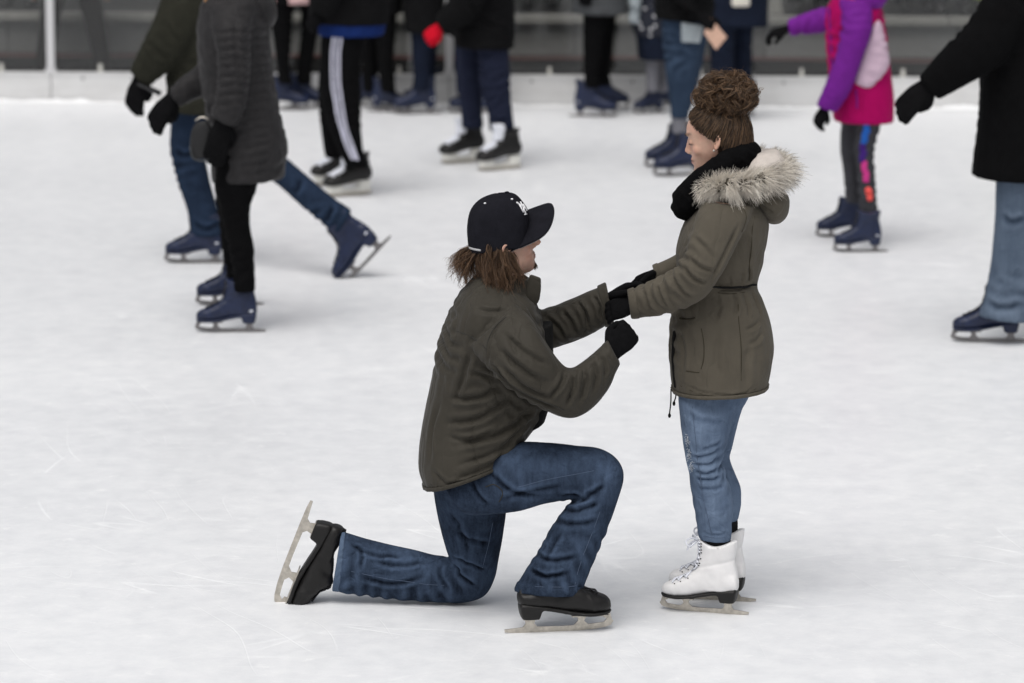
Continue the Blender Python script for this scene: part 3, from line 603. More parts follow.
def paint_head(V, Mh, base, beard=None, lip=(0.38, 0.15, 0.13)):
    L = (np.array(Mh.inverted())[:3, :3] @ V.T).T + np.array(Mh.inverted())[:3, 3]
    C = np.tile(np.array(base), (len(V), 1)); C *= (1+0.07*vnoise(V*60, 4)+0.06*vnoise(V*170, 5))[:, None]; C[:, 1:] *= (1-0.10*np.clip(vnoise(V*35, 9), 0, 1))[:, None]
    def blend(mask, col): C[:] = C*(1-mask[:, None]) + np.array(col)*mask[:, None]
    blush = np.exp(-(((L[:, 0]-0.075)/0.03)**2+((np.abs(L[:, 1])-0.045)/0.025)**2+((L[:, 2]-0.080)/0.022)**2)); blend(0.45*blush, (base[0]*1.02, base[1]*0.72, base[2]*0.68))
    ns = np.exp(-(((L[:, 0]-0.115)/0.02)**2+(L[:, 1]/0.02)**2+((L[:, 2]-0.078)/0.015)**2)); blend(0.35*ns, (base[0]*1.02, base[1]*0.74, base[2]*0.7))
    lp = np.exp(-(((L[:, 0]-0.092)/0.012)**4+(L[:, 1]/0.021)**4+((L[:, 2]-0.049)/0.0095)**4)); blend(0.85*lp, lip)
    mo = np.exp(-(((L[:, 0]-0.092)/0.016)**4+(L[:, 1]/0.026)**4+((L[:, 2]-0.0492)/0.0022)**2)); blend(0.8*mo, (0.06, 0.02, 0.02))
    br = np.exp(-(((L[:, 0]-0.088)/0.022)**4+((np.abs(L[:, 1])-0.031)/0.020)**4+((L[:, 2]-0.1415-0.002*np.sin(np.abs(L[:, 1])*60))/0.0048)**4)); blend(0.85*br, (0.045, 0.028, 0.018))
    ey = np.exp(-(((L[:, 0]-0.084)/0.02)**4+((np.abs(L[:, 1])-0.031)/0.0155)**4+((L[:, 2]-0.1065)/0.0030)**4)); blend(0.9*ey, (0.02, 0.013, 0.01))
    sh = np.exp(-(((L[:, 0]-0.084)/0.02)**4+((np.abs(L[:, 1])-0.031)/0.018)**4+((L[:, 2]-0.117)/0.010)**4)); blend(0.25*sh, (base[0]*0.6, base[1]*0.45, base[2]*0.42))
    er = np.exp(-((np.abs(L[:, 1])-0.085)/0.016)**4-((L[:, 0]+0.01)/0.025)**4-((L[:, 2]-0.104)/0.035)**4); blend(0.3*er, (base[0]*0.95, base[1]*0.68, base[2]*0.62))
    if beard is not None:
        nz = 0.75+0.25*vnoise(V*220, 8)
        g = np.exp(-(((L[:, 0]-0.085)/0.026)**4+(L[:, 1]/0.027)**4+((L[:, 2]-0.022)/0.020)**4)); mu = np.exp(-(((L[:, 0]-0.095)/0.02)**4+(L[:, 1]/0.030)**4+((L[:, 2]-0.062)/0.0062)**4))
        jw = np.clip((0.052-L[:, 2])/0.02, 0, 1)*np.clip((L[:, 0]+0.01)/0.03, 0, 1)*(L[:, 2] > -0.03)
        blend(np.clip(np.maximum(0.35*jw, np.maximum(0.85*g*(1-lp), 0.8*mu))*nz, 0, 1), beard)
    return C
def hand_shape(wrist, fdir, back, thumb_side=1, curl=(0.3, 0.35, 0.4, 0.5), thumb_curl=0.3, size=1.0, spread=0.06, cuff=0.05, fat=1.0):
    # wrist: point; fdir: towards the fingers; back: out of the back of the hand
    X = np.array(fdir, float); X /= np.linalg.norm(X); Z = np.array(back, float); Z -= X*np.dot(Z, X); Z /= np.linalg.norm(Z); Yv = np.cross(Z, X)*thumb_side; w = np.array(wrist, float)
    def pt(x, y, z): return w+(X*x+Yv*y+Z*z)*size
    s = Shape(); th = np.arange(16)*2*math.pi/16; R = []
    for x, hw, ht in ((-cuff, 0.030, 0.026), (-0.01, 0.029, 0.023), (0.02, 0.034, 0.021), (0.055, 0.043, 0.019), (0.085, 0.043, 0.017), (0.097, 0.038, 0.013)):
        R.append(np.array([pt(x, hw*np.sign(c)*abs(c)**0.8, ht*np.sign(d)*abs(d)**0.8) for c, d in zip(np.cos(th), np.sin(th))]))
    s.rings(R)
    for i, (y, ln, r) in enumerate(((0.031, 0.074, 0.0108), (0.0105, 0.082, 0.0112), (-0.0105, 0.076, 0.0108), (-0.031, 0.060, 0.0098))):
        x, z, a = 0.083, 0.001, 0.0; pts = [pt(x-0.01, y*0.95, z)]; yy = y; sp = spread*(1.5-i)/1.5
        for k, fr in enumerate((0.46, 0.31, 0.23)):
            a += curl[i]*(1.0, 1.25, 0.9)[k]; x += ln*fr*math.cos(a)*math.cos(sp); z -= ln*fr*math.sin(a); yy += ln*fr*math.sin(sp)*math.cos(a); pts.append(pt(x, yy, z))
        s.tube([tuple(p)+(r*size*q*fat,) for p, q in zip(pts, (1.0, 1.02, 0.97, 0.86))], 3, 10)
    tc = thumb_curl; p0 = (0.02, 0.024, -0.004); d1 = np.array([math.cos(0.95-tc*0.4), math.sin(0.95-tc*0.4), -0.25-tc*0.3]); d2 = np.array([math.cos(0.55-tc), math.sin(0.55-tc), -0.35-tc*0.5])
    d1 /= np.linalg.norm(d1); d2 /= np.linalg.norm(d2); p1 = np.array(p0)+d1*0.042; p2 = p1+d2*0.030; p3 = p2+d2*0.022
    s.tube([tuple(pt(*q))+(r*size*(1+(fat-1)*0.5),) for q, r in ((p0, 0.0155), (p1, 0.0128), (p2, 0.0118), (p3, 0.0100))], 3, 10)
    return s

# ================================================================== PEOPLE
def garment(name, parent, Y, strips, mat, voxel=0.006, it=4, folds=(), wr=None, extra=None, p=2.3, label=None, attr_fold=True, post=None, amps=None, cr=None, fade=None):
    s = Shape()
    for st in strips: s.strip(st, Y, p=p)
    if extra is not None: s.extend(extra)
    V, Fq, E = remesh(s, voxel, it)
    D = np.zeros(len(V))
    if wr: D = D + soft_wrinkles(V, *wr)
    if folds: D, N = apply_folds(V, Fq, folds, D)
    else: N = normals(V, Fq)
    if amps is not None:
        tt_, it_, sm_ = cr or (0.011, 90, 0.12); V = smooth(V+N*D[:, None], E, 1, 0.3); V, D2 = crumple(V, Fq, E, strips, Y, amps, tt_, it_, sm_, None, len(V) % 97); D = D+D2; V = smooth(V, E, 1, 0.15)
    elif wr or folds:
        V = V+N*D[:, None]; V = smooth(V, E, 1, 0.3)
    if post: V = post(V)
    V[:, 2] = np.maximum(V[:, 2], 0.004)
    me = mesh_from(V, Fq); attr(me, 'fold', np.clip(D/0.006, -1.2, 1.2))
    if fade:
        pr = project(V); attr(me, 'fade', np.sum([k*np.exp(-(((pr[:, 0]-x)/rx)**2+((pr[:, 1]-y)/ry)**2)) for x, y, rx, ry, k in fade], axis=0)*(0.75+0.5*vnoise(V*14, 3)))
    o = obj(name, me, mat, parent, label)
    return o, V, Fq
def body(parent, Y, strips, head=None, neck=None, voxel=0.008, skin=(0.50, 0.30, 0.22), k=0.72, beard=None, jaw=1.0, nose=1.0, extra=None, lip=(0.38, 0.15, 0.13), squash=None, scalp=None):
    s = Shape()
    for st in strips: s.strip(st, Y, k=k, n=16)
    if extra is not None: s.extend(extra)
    if neck is not None: s.tube(neck, 3, 16)
    hs = head_shape(jaw, nose).xform(head); s.extend(hs)
    V, Fq, E = remesh(s, voxel, 2); V[:, 2] = np.maximum(V[:, 2], 0.012)
    C = np.clip(paint_head(V, head, skin, beard, lip), 0, 1); Hi = np.array(head.inverted()); L = V @ Hi[:3, :3].T + Hi[:3, 3]
    if scalp is not None:
        ca = L[:, 0]/np.hypot(L[:, 0], L[:, 1]+1e-9); hz = np.where(ca > 0, 0.108+0.088*np.abs(ca)**1.1, np.where(ca > -0.15, 0.130+0.45*ca, 0.062-0.045*np.clip((-ca-0.15)/0.5, 0, 1)))
        m_ = np.clip((L[:, 2]-hz)/0.006, 0, 1)*(np.abs(L[:, 1]) < 0.081)*(L[:, 2] > 0); C = C*(1-m_[:, None])+np.array(scalp)*m_[:, None]
    if squash:
        w_ = np.clip((L[:, 2]-0.135)/0.02, 0, 1)[:, None]; cq = np.array([-0.012, 0, 0.12]); L2 = cq+(L-cq)*(1-(1-squash)*w_); Hm = np.array(head); V = L2 @ Hm[:3, :3].T + Hm[:3, 3]
    me = mesh_from(V, Fq); color_attr(me, 'Col', C); return obj('body', me, M_SKIN, parent)
def strands(name, parent, paths, rad, cols, mat, tip=0.35):
    # paths (M,K,3), rad (M,), cols (M,K,3) -> three-sided hairs
    Pm = np.asarray(paths); Mn, K, _ = Pm.shape; T = np.gradient(Pm, axis=1); T /= np.linalg.norm(T, axis=2, keepdims=True)+1e-9
    ref = RNG.normal(size=(Mn, 1, 3)); a = np.cross(T, np.broadcast_to(ref, T.shape)); a /= np.linalg.norm(a, axis=2, keepdims=True)+1e-9; b = np.cross(T, a)
    pr = np.linspace(1, tip, K)[None, :, None]*np.asarray(rad)[:, None, None]; rings = []
    for k in range(3): th = 2*math.pi*k/3; rings.append(Pm+pr*(math.cos(th)*a+math.sin(th)*b))
    V = np.stack(rings, 2).reshape(-1, 3); base = (np.arange(Mn)[:, None]*K+np.arange(K-1)[None])*3; fc = []
    for k in range(3):
        k2 = (k+1) % 3; fc.append(np.stack([base+k, base+k2, base+k2+3, base+k+3], 2).reshape(-1, 4))
    fc = np.vstack(fc); me = bpy.data.meshes.new('hair'); me.vertices.add(len(V)); me.vertices.foreach_set('co', V.ravel()); me.loops.add(fc.size); me.loops.foreach_set('vertex_index', fc.ravel().astype(np.int32))
    me.polygons.add(len(fc)); me.polygons.foreach_set('loop_start', np.arange(0, fc.size, 4, dtype=np.int32)); me.update(calc_edges=True); me.polygons.foreach_set('use_smooth', np.ones(len(fc), dtype=bool))
    color_attr(me, 'Col', np.clip(np.repeat(np.asarray(cols).reshape(-1, 3), 3, axis=0), 0, 1)); return obj(name, me, mat, parent)
def guide_hair(guides, Y, n, spread, wave, K=12, curl=2.5, len_var=0.25, lock=1):
    out = []
    for g in guides:
        L = catmull(np.array([P(q[0], q[1], Y+q[2]) for q in g]), 6); t0 = np.linspace(0, 1, len(L))
        for it_ in range(n):
            if it_ % lock: 
                c2 = base_lock.copy(); out.append(c2+RNG.normal(size=3)*spread*0.22+np.linspace(0, 1, K)[:, None]*RNG.normal(size=3)*spread*0.3); continue
            e = 1-len_var*RNG.random(); t = np.linspace(0, e, K); c = np.stack([np.interp(t, t0, L[:, k]) for k in range(3)], 1)
            off = RNG.normal(size=3)*spread; ph = RNG.random()*0.9; am = wave*(0.6+0.8*RNG.random()); ax = RNG.normal(size=(2, 3)); ax /= np.linalg.norm(ax, axis=1)[:, None]
            grow = np.linspace(0.55, 1.25, K)[:, None]; w = np.linspace(0.2, 1, K)[:, None]*am*(np.sin(2*math.pi*(curl*t+ph))[:, None]*ax[0]+np.cos(2*math.pi*(curl*t+ph))[:, None]*ax[1])
            base_lock = c+off*grow+w; out.append(base_lock)
    return np.array(out)
def seam(name, parent, V, Fq, pts, mat, r=0.0018, off=0.0008, Nn=None):
    N = normals(V, Fq) if Nn is None else Nn; L = catmull(np.array(pts, float), 5); idx = on_surface(V, L, 3.0); S = V[idx]+N[idx]*off
    S = smooth(S, np.array([(i, i+1) for i in range(len(S)-1)]), 2, 0.5); s = Shape(); s.tube([tuple(q)+(r,) for q in S], 1, 6); return obj(name, mesh_from(s.verts(), s.f), mat, parent)

# ------------------------------------------------------------------ the kneeling man
M_JKT = fabric('dark_olive_nylon', lin(56, 53, 47), 0.58, 0.10, 0.22, 700, 14, 0.05, crease=(12, (0, 0.7, 0), (1.0, 1.0, 0.35), 0.010), spec=0.10)
M_JKT_IN = fabric('charcoal_lining', (0.012, 0.012, 0.012), 0.9)
M_DENIM_M = denim('indigo_denim', lin(12, 18, 29), lin(77, 93, 117), 0.33, 1.0)
M_DENIM_FADE = denim('faded_denim', lin(44, 60, 82), lin(110, 126, 148), 0.45, 0.6)
M_THREAD = plain('pale_blue_thread', lin(72, 86, 108), 0.9); M_THREAD_D = plain('dark_thread', (0.018, 0.017, 0.014), 0.9)
M_CAP = fabric('black_cap_wool', (0.012, 0.012, 0.016), 0.9, 0.15, 0.35, 800, 30); M_WHITE_THREAD = plain('white_embroidery', (0.72, 0.72, 0.74), 0.8); M_STRAP = plain('grey_plastic_strap', (0.36, 0.36, 0.37), 0.4); M_UNDERBRIM = fabric('grey_underbrim', (0.22, 0.22, 0.23), 0.9)
Ym = float(G(500, 614)[1]); man = empty('person', tuple(G(500, 614)), 'kneeling man in dark olive jacket, blue jeans and black baseball cap', 'person')
TORSO = [(423, 484, 514, 451, -.01, .195), (418, 463, 531, 432, -.005, .188), (422, 425, 548, 408, 0, .175), (431, 380, 550, 376, 0, .18), (440, 340, 548, 345, 0, .20), (449, 314, 543, 322, 0, .21), (458, 296, 536, 303, 0, .185), (467, 284, 528, 292, 0, .12), (474, 276, 524, 288, 0, .085)]
SLV_R = [(514, 304, 468, 345, -.155, .078), (530, 317, 482, 361, -.21, .082), (547, 344, 509, 388, -.25, .078), (562, 364, 543, 409, -.24, .070), (572, 368, 570, 418, -.24, .068), (584, 361, 591, 409, -.235, .064), (597, 350, 609, 388, -.22, .060), (607, 341, 619, 364, -.205, .047)]
SLV_L = [(515, 303, 520, 352, .16, .07), (543, 309, 552, 348, .17, .066), (571, 299, 580, 339, .155, .062), (590, 291, 598, 330, .135, .058), (605, 285, 612, 321, .115, .054)]
COLLAR = [(476, 284, 532, 304, 0, .083), (479, 270, 533, 289, 0, .078), (481, 263, 531, 279, 0, .072)]
JF = [([(487, 364), (512, 390), (540, 405), (560, 414)], .007, .012), ([(509, 311), (494, 326), (486, 345), (485, 368)], .006, .005), ([(505, 384), (478, 398), (446, 398)], .011, .008), ([(515, 394), (480, 418), (440, 424)], .012, .008), ([(540, 408), (500, 434), (452, 446)], .012, .010),
      ([(535, 420), (500, 450), (455, 466)], .010, .007), ([(522, 438), (490, 466), (448, 482)], .011, .008), ([(512, 452), (490, 476), (462, 494)], .009, .005), ([(470, 350), (462, 380), (452, 405)], .012, .006), ([(437, 400), (428, 430), (427, 462)], .012, .005),
      ([(500, 330), (525, 352), (552, 366)], .010, .006), ([(496, 346), (520, 368), (548, 384)], .011, .008), ([(500, 366), (525, 388), (552, 400)], .010, .006), ([(567, 369), (561, 385), (548, 400)], .008, .008), ([(574, 368), (574, 388), (566, 408)], .008, .009), ([(583, 364), (586, 384), (580, 404)], .008, .008), ([(590, 357), (597, 374), (594, 394)], .008, .007), ([(598, 351), (606, 364), (606, 380)], .007, .006),
      ([(474, 306), (492, 308), (510, 306)], .010, .005), ([(546, 316), (558, 328), (566, 342)], .008, .007), ([(560, 308), (571, 322), (576, 336)], .008, .007), ([(575, 300), (585, 314), (588, 330)], .008, .007), ([(590, 293), (599, 306), (602, 322)], .007, .006),
      ([(428, 470), (445, 484), (470, 486)], .008, .005), ([(470, 372), (490, 378), (508, 390)], .010, .006), ([(445, 436), (470, 440), (500, 428)], .009, .005)]
jacket, JV, JFq = garment('jacket', man, Ym, [TORSO, SLV_R, SLV_L, COLLAR], M_JKT, 0.0047, 5, [(a, b*0.85, c*1.6) for a, b, c in JF], None, amps=[[.05, .08, .16, .20, .17, .12, .07, .03, .0], [.03, .10, .18, .26, .32, .30, .24, .05], [.06, .22, .26, .24, .05], .0], cr=(0.015, 130, 0.36))
JN = normals(JV, JFq)
for pts in ([(508, 312), (493, 327), (485.5, 346), (485, 370)], [(486, 366), (515, 389), (545, 404), (568, 414)], [(425, 482), (445, 495), (475, 487), (508, 455)], [(486, 350), (470, 336), (452, 330)]): seam('seam', jacket, JV, JFq, pts, M_THREAD_D, 0.0016, 0.0004, JN)
# hem roll, cuffs, collar flap, front edge lining
def ring_strip(name, parent, Y, secs, mat, k=1.0, voxel=0.004, p=2.3):
    s = Shape(); s.strip(secs, Y, p=p, k=k); V, Fq, E = remesh(s, voxel, 3); return obj(name, mesh_from(V, Fq), mat, parent)
ring_strip('hem', jacket, Ym, [(423.5, 487, 514, 454, -.01, .195), (422, 483, 515.5, 450, -.01, .197)], M_JKT, 1.02)
ring_strip('cuff', jacket, Ym, [(601, 347, 613, 377, -.21, .053), (608, 340, 620, 363, -.203, .049)], M_JKT, 1.04)
ring_strip('cuff', jacket, Ym, [(597, 287, 605, 327, .126, .057), (606, 283, 614, 322, .112, .056)], M_JKT, 1.05)
for sg in (-1, 1):
    cf = Shape(); cf.strip([(521, 300, 527, 310, sg*.045, .012), (526, 287, 538, 303, sg*.050, .011), (529, 277, 541, 290, sg*.053, .010), (530, 274, 541, 278, sg*.055, .009)], Ym, p=3.5)
    V, Fq, E = remesh(cf, 0.004, 3); obj('collar_flap', mesh_from(V, Fq), M_JKT, jacket)
ring_strip('scarf', man, Ym, [(484, 280, 529, 298, 0, .070), (488, 268, 529, 284, 0, .062), (492, 262, 527, 277, 0, .052)], M_SCARF)
ring_strip('inner_layer', man, Ym, [(520, 330, 553, 322, 0, .07), (530, 395, 553, 388, 0, .10), (520, 430, 545, 420, 0, .10)], M_JKT_IN)
# jeans
LEG_R = [(440, 476, 466, 512, -.05, .10), (478, 452, 476, 514, -.075, .105), (512, 443, 515, 511, -.115, .096), (545, 443, 545, 503, -.145, .090), (575, 446, 569, 499, -.165, .082), (600, 449, 578, 498, -.18, .077), (617, 459, 576, 500, -.185, .075), (624, 475, 570, 504, -.19, .073), (619, 497, 562, 513, -.20, .071), (610, 522, 551, 528, -.205, .069), (599, 549, 539, 550, -.21, .067), (590, 570, 527, 568, -.215, .066), (583, 586, 517, 584, -.215, .066), (580, 593, 515, 589, -.215, .066)]
LEG_L = [(432, 470, 515, 470, .05, .13), (434, 496, 508, 500, .085, .11), (439, 523, 504, 530, .11, .088), (445, 546, 499, 558, .125, .080), (449, 557, 495, 578, .135, .075), (450, 560, 485, 595, .14, .072), (445, 557, 466, 602, .143, .070), (432, 555, 446, 602, .145, .067), (413, 550, 424, 601, .15, .066), (390, 545, 398, 599, .155, .064), (366, 539, 371, 596, .16, .063), (350, 534, 348, 593, .163, .063), (343, 532, 333, 590, .165, .062)]
MF = [([(560, 500), (585, 496), (608, 484)], .009, .008), ([(556, 505), (578, 508), (602, 503)], .009, .008), ([(548, 516), (575, 524), (600, 520)], .010, .006), ([(487, 470), (512, 492), (545, 498)], .011, .007), ([(500, 500), (530, 492), (565, 486)], .010, .005), ([(470, 478), (478, 495), (490, 508)], .008, .005),
      ([(449, 560), (468, 564), (488, 572)], .007, .009), ([(448, 563), (462, 577), (478, 588)], .007, .008), ([(442, 559), (440, 575), (450, 592)], .008, .006), ([(430, 558), (400, 566), (372, 560)], .009, .006), ([(425, 576), (395, 584), (360, 578)], .009, .006), ([(405, 552), (380, 556), (356, 548)], .008, .006), ([(450, 530), (470, 540), (495, 545)], .010, .005), ([(446, 515), (462, 535), (470, 556)], .010, .005),
      ([(526, 566), (545, 576), (572, 572)], .008, .008), ([(533, 552), (552, 560), (580, 556)], .009, .006), ([(352, 540), (362, 552), (360, 570)], .007, .006), ([(560, 530), (552, 545), (545, 560)], .010, .004), ([(604, 470), (600, 490), (590, 512)], .010, .004)]
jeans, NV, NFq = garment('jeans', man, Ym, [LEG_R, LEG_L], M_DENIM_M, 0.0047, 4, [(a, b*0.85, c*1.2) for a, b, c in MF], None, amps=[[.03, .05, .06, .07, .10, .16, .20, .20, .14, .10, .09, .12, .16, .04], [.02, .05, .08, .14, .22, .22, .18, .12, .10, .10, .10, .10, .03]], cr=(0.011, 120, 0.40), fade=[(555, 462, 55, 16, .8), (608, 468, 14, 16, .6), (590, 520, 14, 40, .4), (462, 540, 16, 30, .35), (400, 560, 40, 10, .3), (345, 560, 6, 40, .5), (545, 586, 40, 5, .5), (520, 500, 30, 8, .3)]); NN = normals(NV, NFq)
for pts in ([(507, 489), (540, 481), (575, 474), (598, 470)], [(602, 508), (592, 535), (580, 565), (574, 588)], [(346, 570), (380, 578), (420, 584), (448, 586)], [(496, 520), (490, 545), (482, 572)], [(516, 581), (540, 587), (570, 587), (581, 585)]): seam('seam', jeans, NV, NFq, pts, M_THREAD, 0.0009, 0.0001, NN)
for pts in ([(484, 488), (494, 484), (503, 492), (498, 504)],): seam('pocket', jeans, NV, NFq, pts, M_THREAD_D, 0.0018, 0.0004, NN)
ring_strip('hem', jeans, Ym, [(584, 584, 518, 582, -.215, .066), (580, 594, 514.5, 590, -.215, .066)], M_DENIM_M, 1.035)
ring_strip('hem', jeans, Ym, [(346, 532, 340, 591, .163, .063), (341.5, 531, 332, 590, .165, .062)], M_DENIM_FADE, 1.03)
# fingers and gloves
gs = hand_shape(P(611, 353, Ym-.205), (0.62, 0.25, 0.66), (0.25, -1, 0.25), 1, (1.0, 1.05, 1.1, 1.15), 0.7, 1.0, 0.02, 0.02, 1.15)
V, Fq, E = remesh(gs, 0.0042, 9); obj('glove', mesh_from(V, Fq), M_GLOVE, man)
gs = hand_shape(P(608, 302, Ym+.115), (0.82, -0.20, 0.52), (-0.45, 0.55, 0.70), -1, (0.35, 0.4, 0.45, 0.5), 0.15, 1.05, 0.08, 0.03)
V, Fq, E = remesh(gs, 0.0042, 3); obj('glove', mesh_from(V, Fq), M_GLOVE, man)
# skates
t0 = G(561, 631); skate(man, 'black', (t0[0], Ym-.225, 0.0), (0.985, 0.17, 0), (0, 0, 1), 1.06)
kb = P(305.5, 559, Ym+.165); f_ = Vector((-0.37, 0.0, -0.93)); u_ = Vector((0.93, 0.0, -0.37))
bk = skate(man, 'black', kb, f_, u_, 1.10, (0, 0, -0.055))
# head, cap, hair
MH = head_matrix(P(505, 246, Ym), math.radians(13), math.radians(12), math.radians(6), 0.98)
def hp(x, y, z): return tuple(MH @ Vector((x, y, z)))
MAN_SKIN = (0.52, 0.32, 0.245)
nk = [tuple(P(500, 300, Ym))+(.062,), tuple(P(503, 280, Ym))+(.060,), tuple(P(508, 262, Ym))+(.060,), tuple(P(512, 250, Ym))+(.055,)]
man_body = body(man, Ym, [TORSO, SLV_R, SLV_L, LEG_R, LEG_L], MH, nk, 0.0042, MAN_SKIN, 0.72, (0.10, 0.060, 0.036), 1.05, 1.07, squash=0.88)
# cap crown as a shell, brim, button, eyelet, strap, letters
cap = Shape(); cap.strip([(469, 252, 528, 244, 0, .086), (467.5, 240, 528, 230, 0, .087), (467, 226, 529, 219, 0, .087), (470, 211, 528, 210, 0, .083), (478, 201, 522, 201, 0, .070), (489, 195.5, 517, 195.5, 0, .048), (500, 193, 512, 193, 0, .022)], Ym, sub=5, n=36, p=2.6)
V, Fq, E = remesh(cap, 0.0038, 5); N = normals(V, Fq); ctr = P(497, 225, Ym); az = np.arctan2(V[:, 1]-ctr[1], V[:, 0]-ctr[0])
gro = np.min([np.abs(((az-a+math.pi) % (2*math.pi))-math.pi) for a in np.arange(6)*math.pi/3+math.pi/6], axis=0)
V = V-N*(0.0016*np.exp(-(gro/0.025)**2)*(V[:, 2] > ctr[2]-0.03))[:, None]
capo = obj('cap', mesh_from(V, Fq), M_CAP, man); CV, CFq = V, Fq; cbvh = BVHTree.FromPolygons(V.tolist(), Fq)
def brim_mesh(top, thick):
    rows = []; nU, nV = 28, 10
    b0 = P(520, 226, Ym); tip = P(554, 211, Ym); ax = (tip-b0); ln = np.linalg.norm(ax); ax /= ln; lat = np.array([0.02, 0.88, 0.50]); lat /= np.linalg.norm(lat); nr = np.cross(lat, ax); nr /= np.linalg.norm(nr); nr = nr if nr[2] > 0 else -nr
    V = []
    for i in range(nV+1):
        t = i/nV
        for j in range(nU+1):
            a = (j/nU-0.5)*math.pi; half = 0.088; yy = half*math.sin(a); rim = (ln)*math.cos(a)**0.45 if abs(math.cos(a)) > 1e-6 else 0
            back_ = -0.052*(1-math.cos(a))*1.0 - 0.006
            x = back_*(1-t)+(rim*1.0)*t if rim > back_ else back_
            V.append(b0+ax*x+lat*yy+nr*(top-0.055*(yy/half)**2*0.30+0.004*math.sin(t*3)))
    return V, nU, nV, nr
Vt, nU, nV, nr = brim_mesh(0.0, 0); w_ = nU+1
def grid_faces(nu, nv, off=0, flip=False):
    w = nu+1; f = [(off+i*w+j, off+i*w+j+1, off+(i+1)*w+j+1, off+(i+1)*w+j) for i in range(nv) for j in range(nu)]; return [tuple(reversed(q)) for q in f] if flip else f
def thick_grid(Vt, nu, nv, nr, t):
    Vt = np.array(Vt); k = len(Vt); V = np.vstack([Vt, Vt-nr*t]); f = grid_faces(nu, nv)+grid_faces(nu, nv, k, True); w = nu+1
    rim = [j for j in range(w)]+[i*w+nu for i in range(1, nv+1)]+[nv*w+j for j in range(nu-1, -1, -1)]+[i*w for i in range(nv-1, 0, -1)]
    for a, b in zip(rim, rim[1:]+rim[:1]): f.append((b, a, a+k, b+k))
    return V, f
V, f = thick_grid(Vt, nU, nV, nr, 0.0035); brim = obj('brim', mesh_from(V, f), M_CAP, capo)
V, f = thick_grid(np.array(Vt)-nr*0.0041, nU, nV, nr, 0.0012); obj('under_brim', mesh_from(V, f), M_UNDERBRIM, capo)
s = Shape(); s.ellipsoid(tuple(P(507, 192.5, Ym)), (0.008, 0.008, 0.004)); obj('button', mesh_from(s.verts(), s.f), M_CAP, capo)
def csnap(p, off): loc, nor, _, _ = cbvh.find_nearest(Vector(p)); return tuple(loc+nor*off)
s = Shape()
for (x, y, dy) in ((484.5, 202.5, -.06), (484.5, 202.5, .06), (512, 199, -.05), (512, 199, .05)): s.ellipsoid(csnap(P(x, y, Ym+dy), 0.0008), (0.0042, 0.0042, 0.0026))
obj('eyelet', mesh_from(s.verts(), s.f), M_WHITE_THREAD, capo)
s = Shape(); pts = [csnap(P(x, y, Ym+dy), 0.0015)+(0.0035,) for x, y, dy in ((481, 250, -.072), (476, 248.5, -.055), (471, 247, -.03), (468, 246, 0), (471, 246.5, .035), (478, 248, .065))]
s.tube(pts, 3, 8); obj('strap', mesh_from(s.verts(), s.f), M_STRAP, capo)
# interlaced white letters on the front panel
s = Shape(); fc_ = P(521, 205, Ym-.052); upv = P(521.5, 203, Ym)-P(525, 225, Ym); upv /= np.linalg.norm(upv)
def letter(pts, r=0.0028):
    s.tube([csnap(fc_+np.array([0.02, 0, 0])+upv*b*0.030+np.array([-0.6*a*0.026, -a*0.024, 0]), 0.0012)+(r,) for a, b in pts], 3, 6)
letter([(-0.7, -0.55), (-0.7, 0.55)]); letter([(-0.7, 0.55), (-0.2, 0.0), (0.45, -0.6)]); letter([(0.45, -0.6), (0.45, 0.55)]); letter([(-0.35, 0.95), (0.0, 0.35), (0.05, 0.1)]); letter([(0.75, 1.0), (0.35, 0.5), (0.05, 0.1)]); letter([(0.05, 0.1), (0.05, -0.95)]); letter([(-0.2, -0.95), (0.3, -0.95)], 0.002)
obj('embroidered_letters', mesh_from(s.verts(), s.f), M_WHITE_THREAD, capo)
# shoulder length wavy hair
gd = []
for dy in (-.078, -.07, -.055, -.03, 0.0, .03, .055, .07, .078):
    q = abs(dy)/.08
    gd += [[(476+14*q, 246, dy), (473+16*q, 262, dy*1.05), (476+16*q, 278, dy*1.1), (480+16*q, 297-4*(1-q), dy*1.15)], [(486+10*q, 248, dy), (487+11*q, 265, dy*1.08), (491+10*q, 282, dy*1.12), (494+10*q, 303-5*(1-q), dy*1.12)]]
for sg in (-1, 1):
    gd += [[(505, 250, sg*.082), (508, 262, sg*.088), (512, 274, sg*.088), (515, 290, sg*.083)], [(500, 251, sg*.084), (500, 266, sg*.092), (504, 281, sg*.096), (506, 297, sg*.092)], [(510, 254, sg*.080), (515, 266, sg*.078), (519, 276, sg*.074), (521, 287, sg*.068)]]
flick = [[(472, 247, d), (463, 253, d*1.05), (456, 262, d*1.1), (453, 270, d*1.1)] for d in (-.035, -.015, .015, .035)] + [[(473, 250, d), (464, 260, d*1.05), (458, 270, d), (462, 279, d)] for d in (-.045, -.02, .01)] + [[(476, 254, d), (468, 266, d), (466, 278, d), (470, 284, d)] for d in (-.05, -.025, 0, .025)]
Pm = np.concatenate([guide_hair(gd, Ym, 170, 0.0095, 0.013, 18, 1.3, len_var=0.5, lock=5), guide_hair(flick, Ym, 70, 0.0075, 0.011, 18, 1.2, len_var=0.45, lock=4)])
def hair_cols(Pm, a, b, tip=1.0):
    Mn, K, _ = Pm.shape; t = RNG.random((Mn, 1, 1))**1.3; c = np.array(a)*(1-t)+np.array(b)*t; g = np.linspace(0.75, tip, K)[None, :, None]; return c*g*np.ones((Mn, K, 1))
strands('hair', man, Pm, 0.0004+0.0004*RNG.random(len(Pm)), hair_cols(Pm, (0.026, 0.014, 0.008), (0.19, 0.110, 0.062), 1.35), M_HAIR)
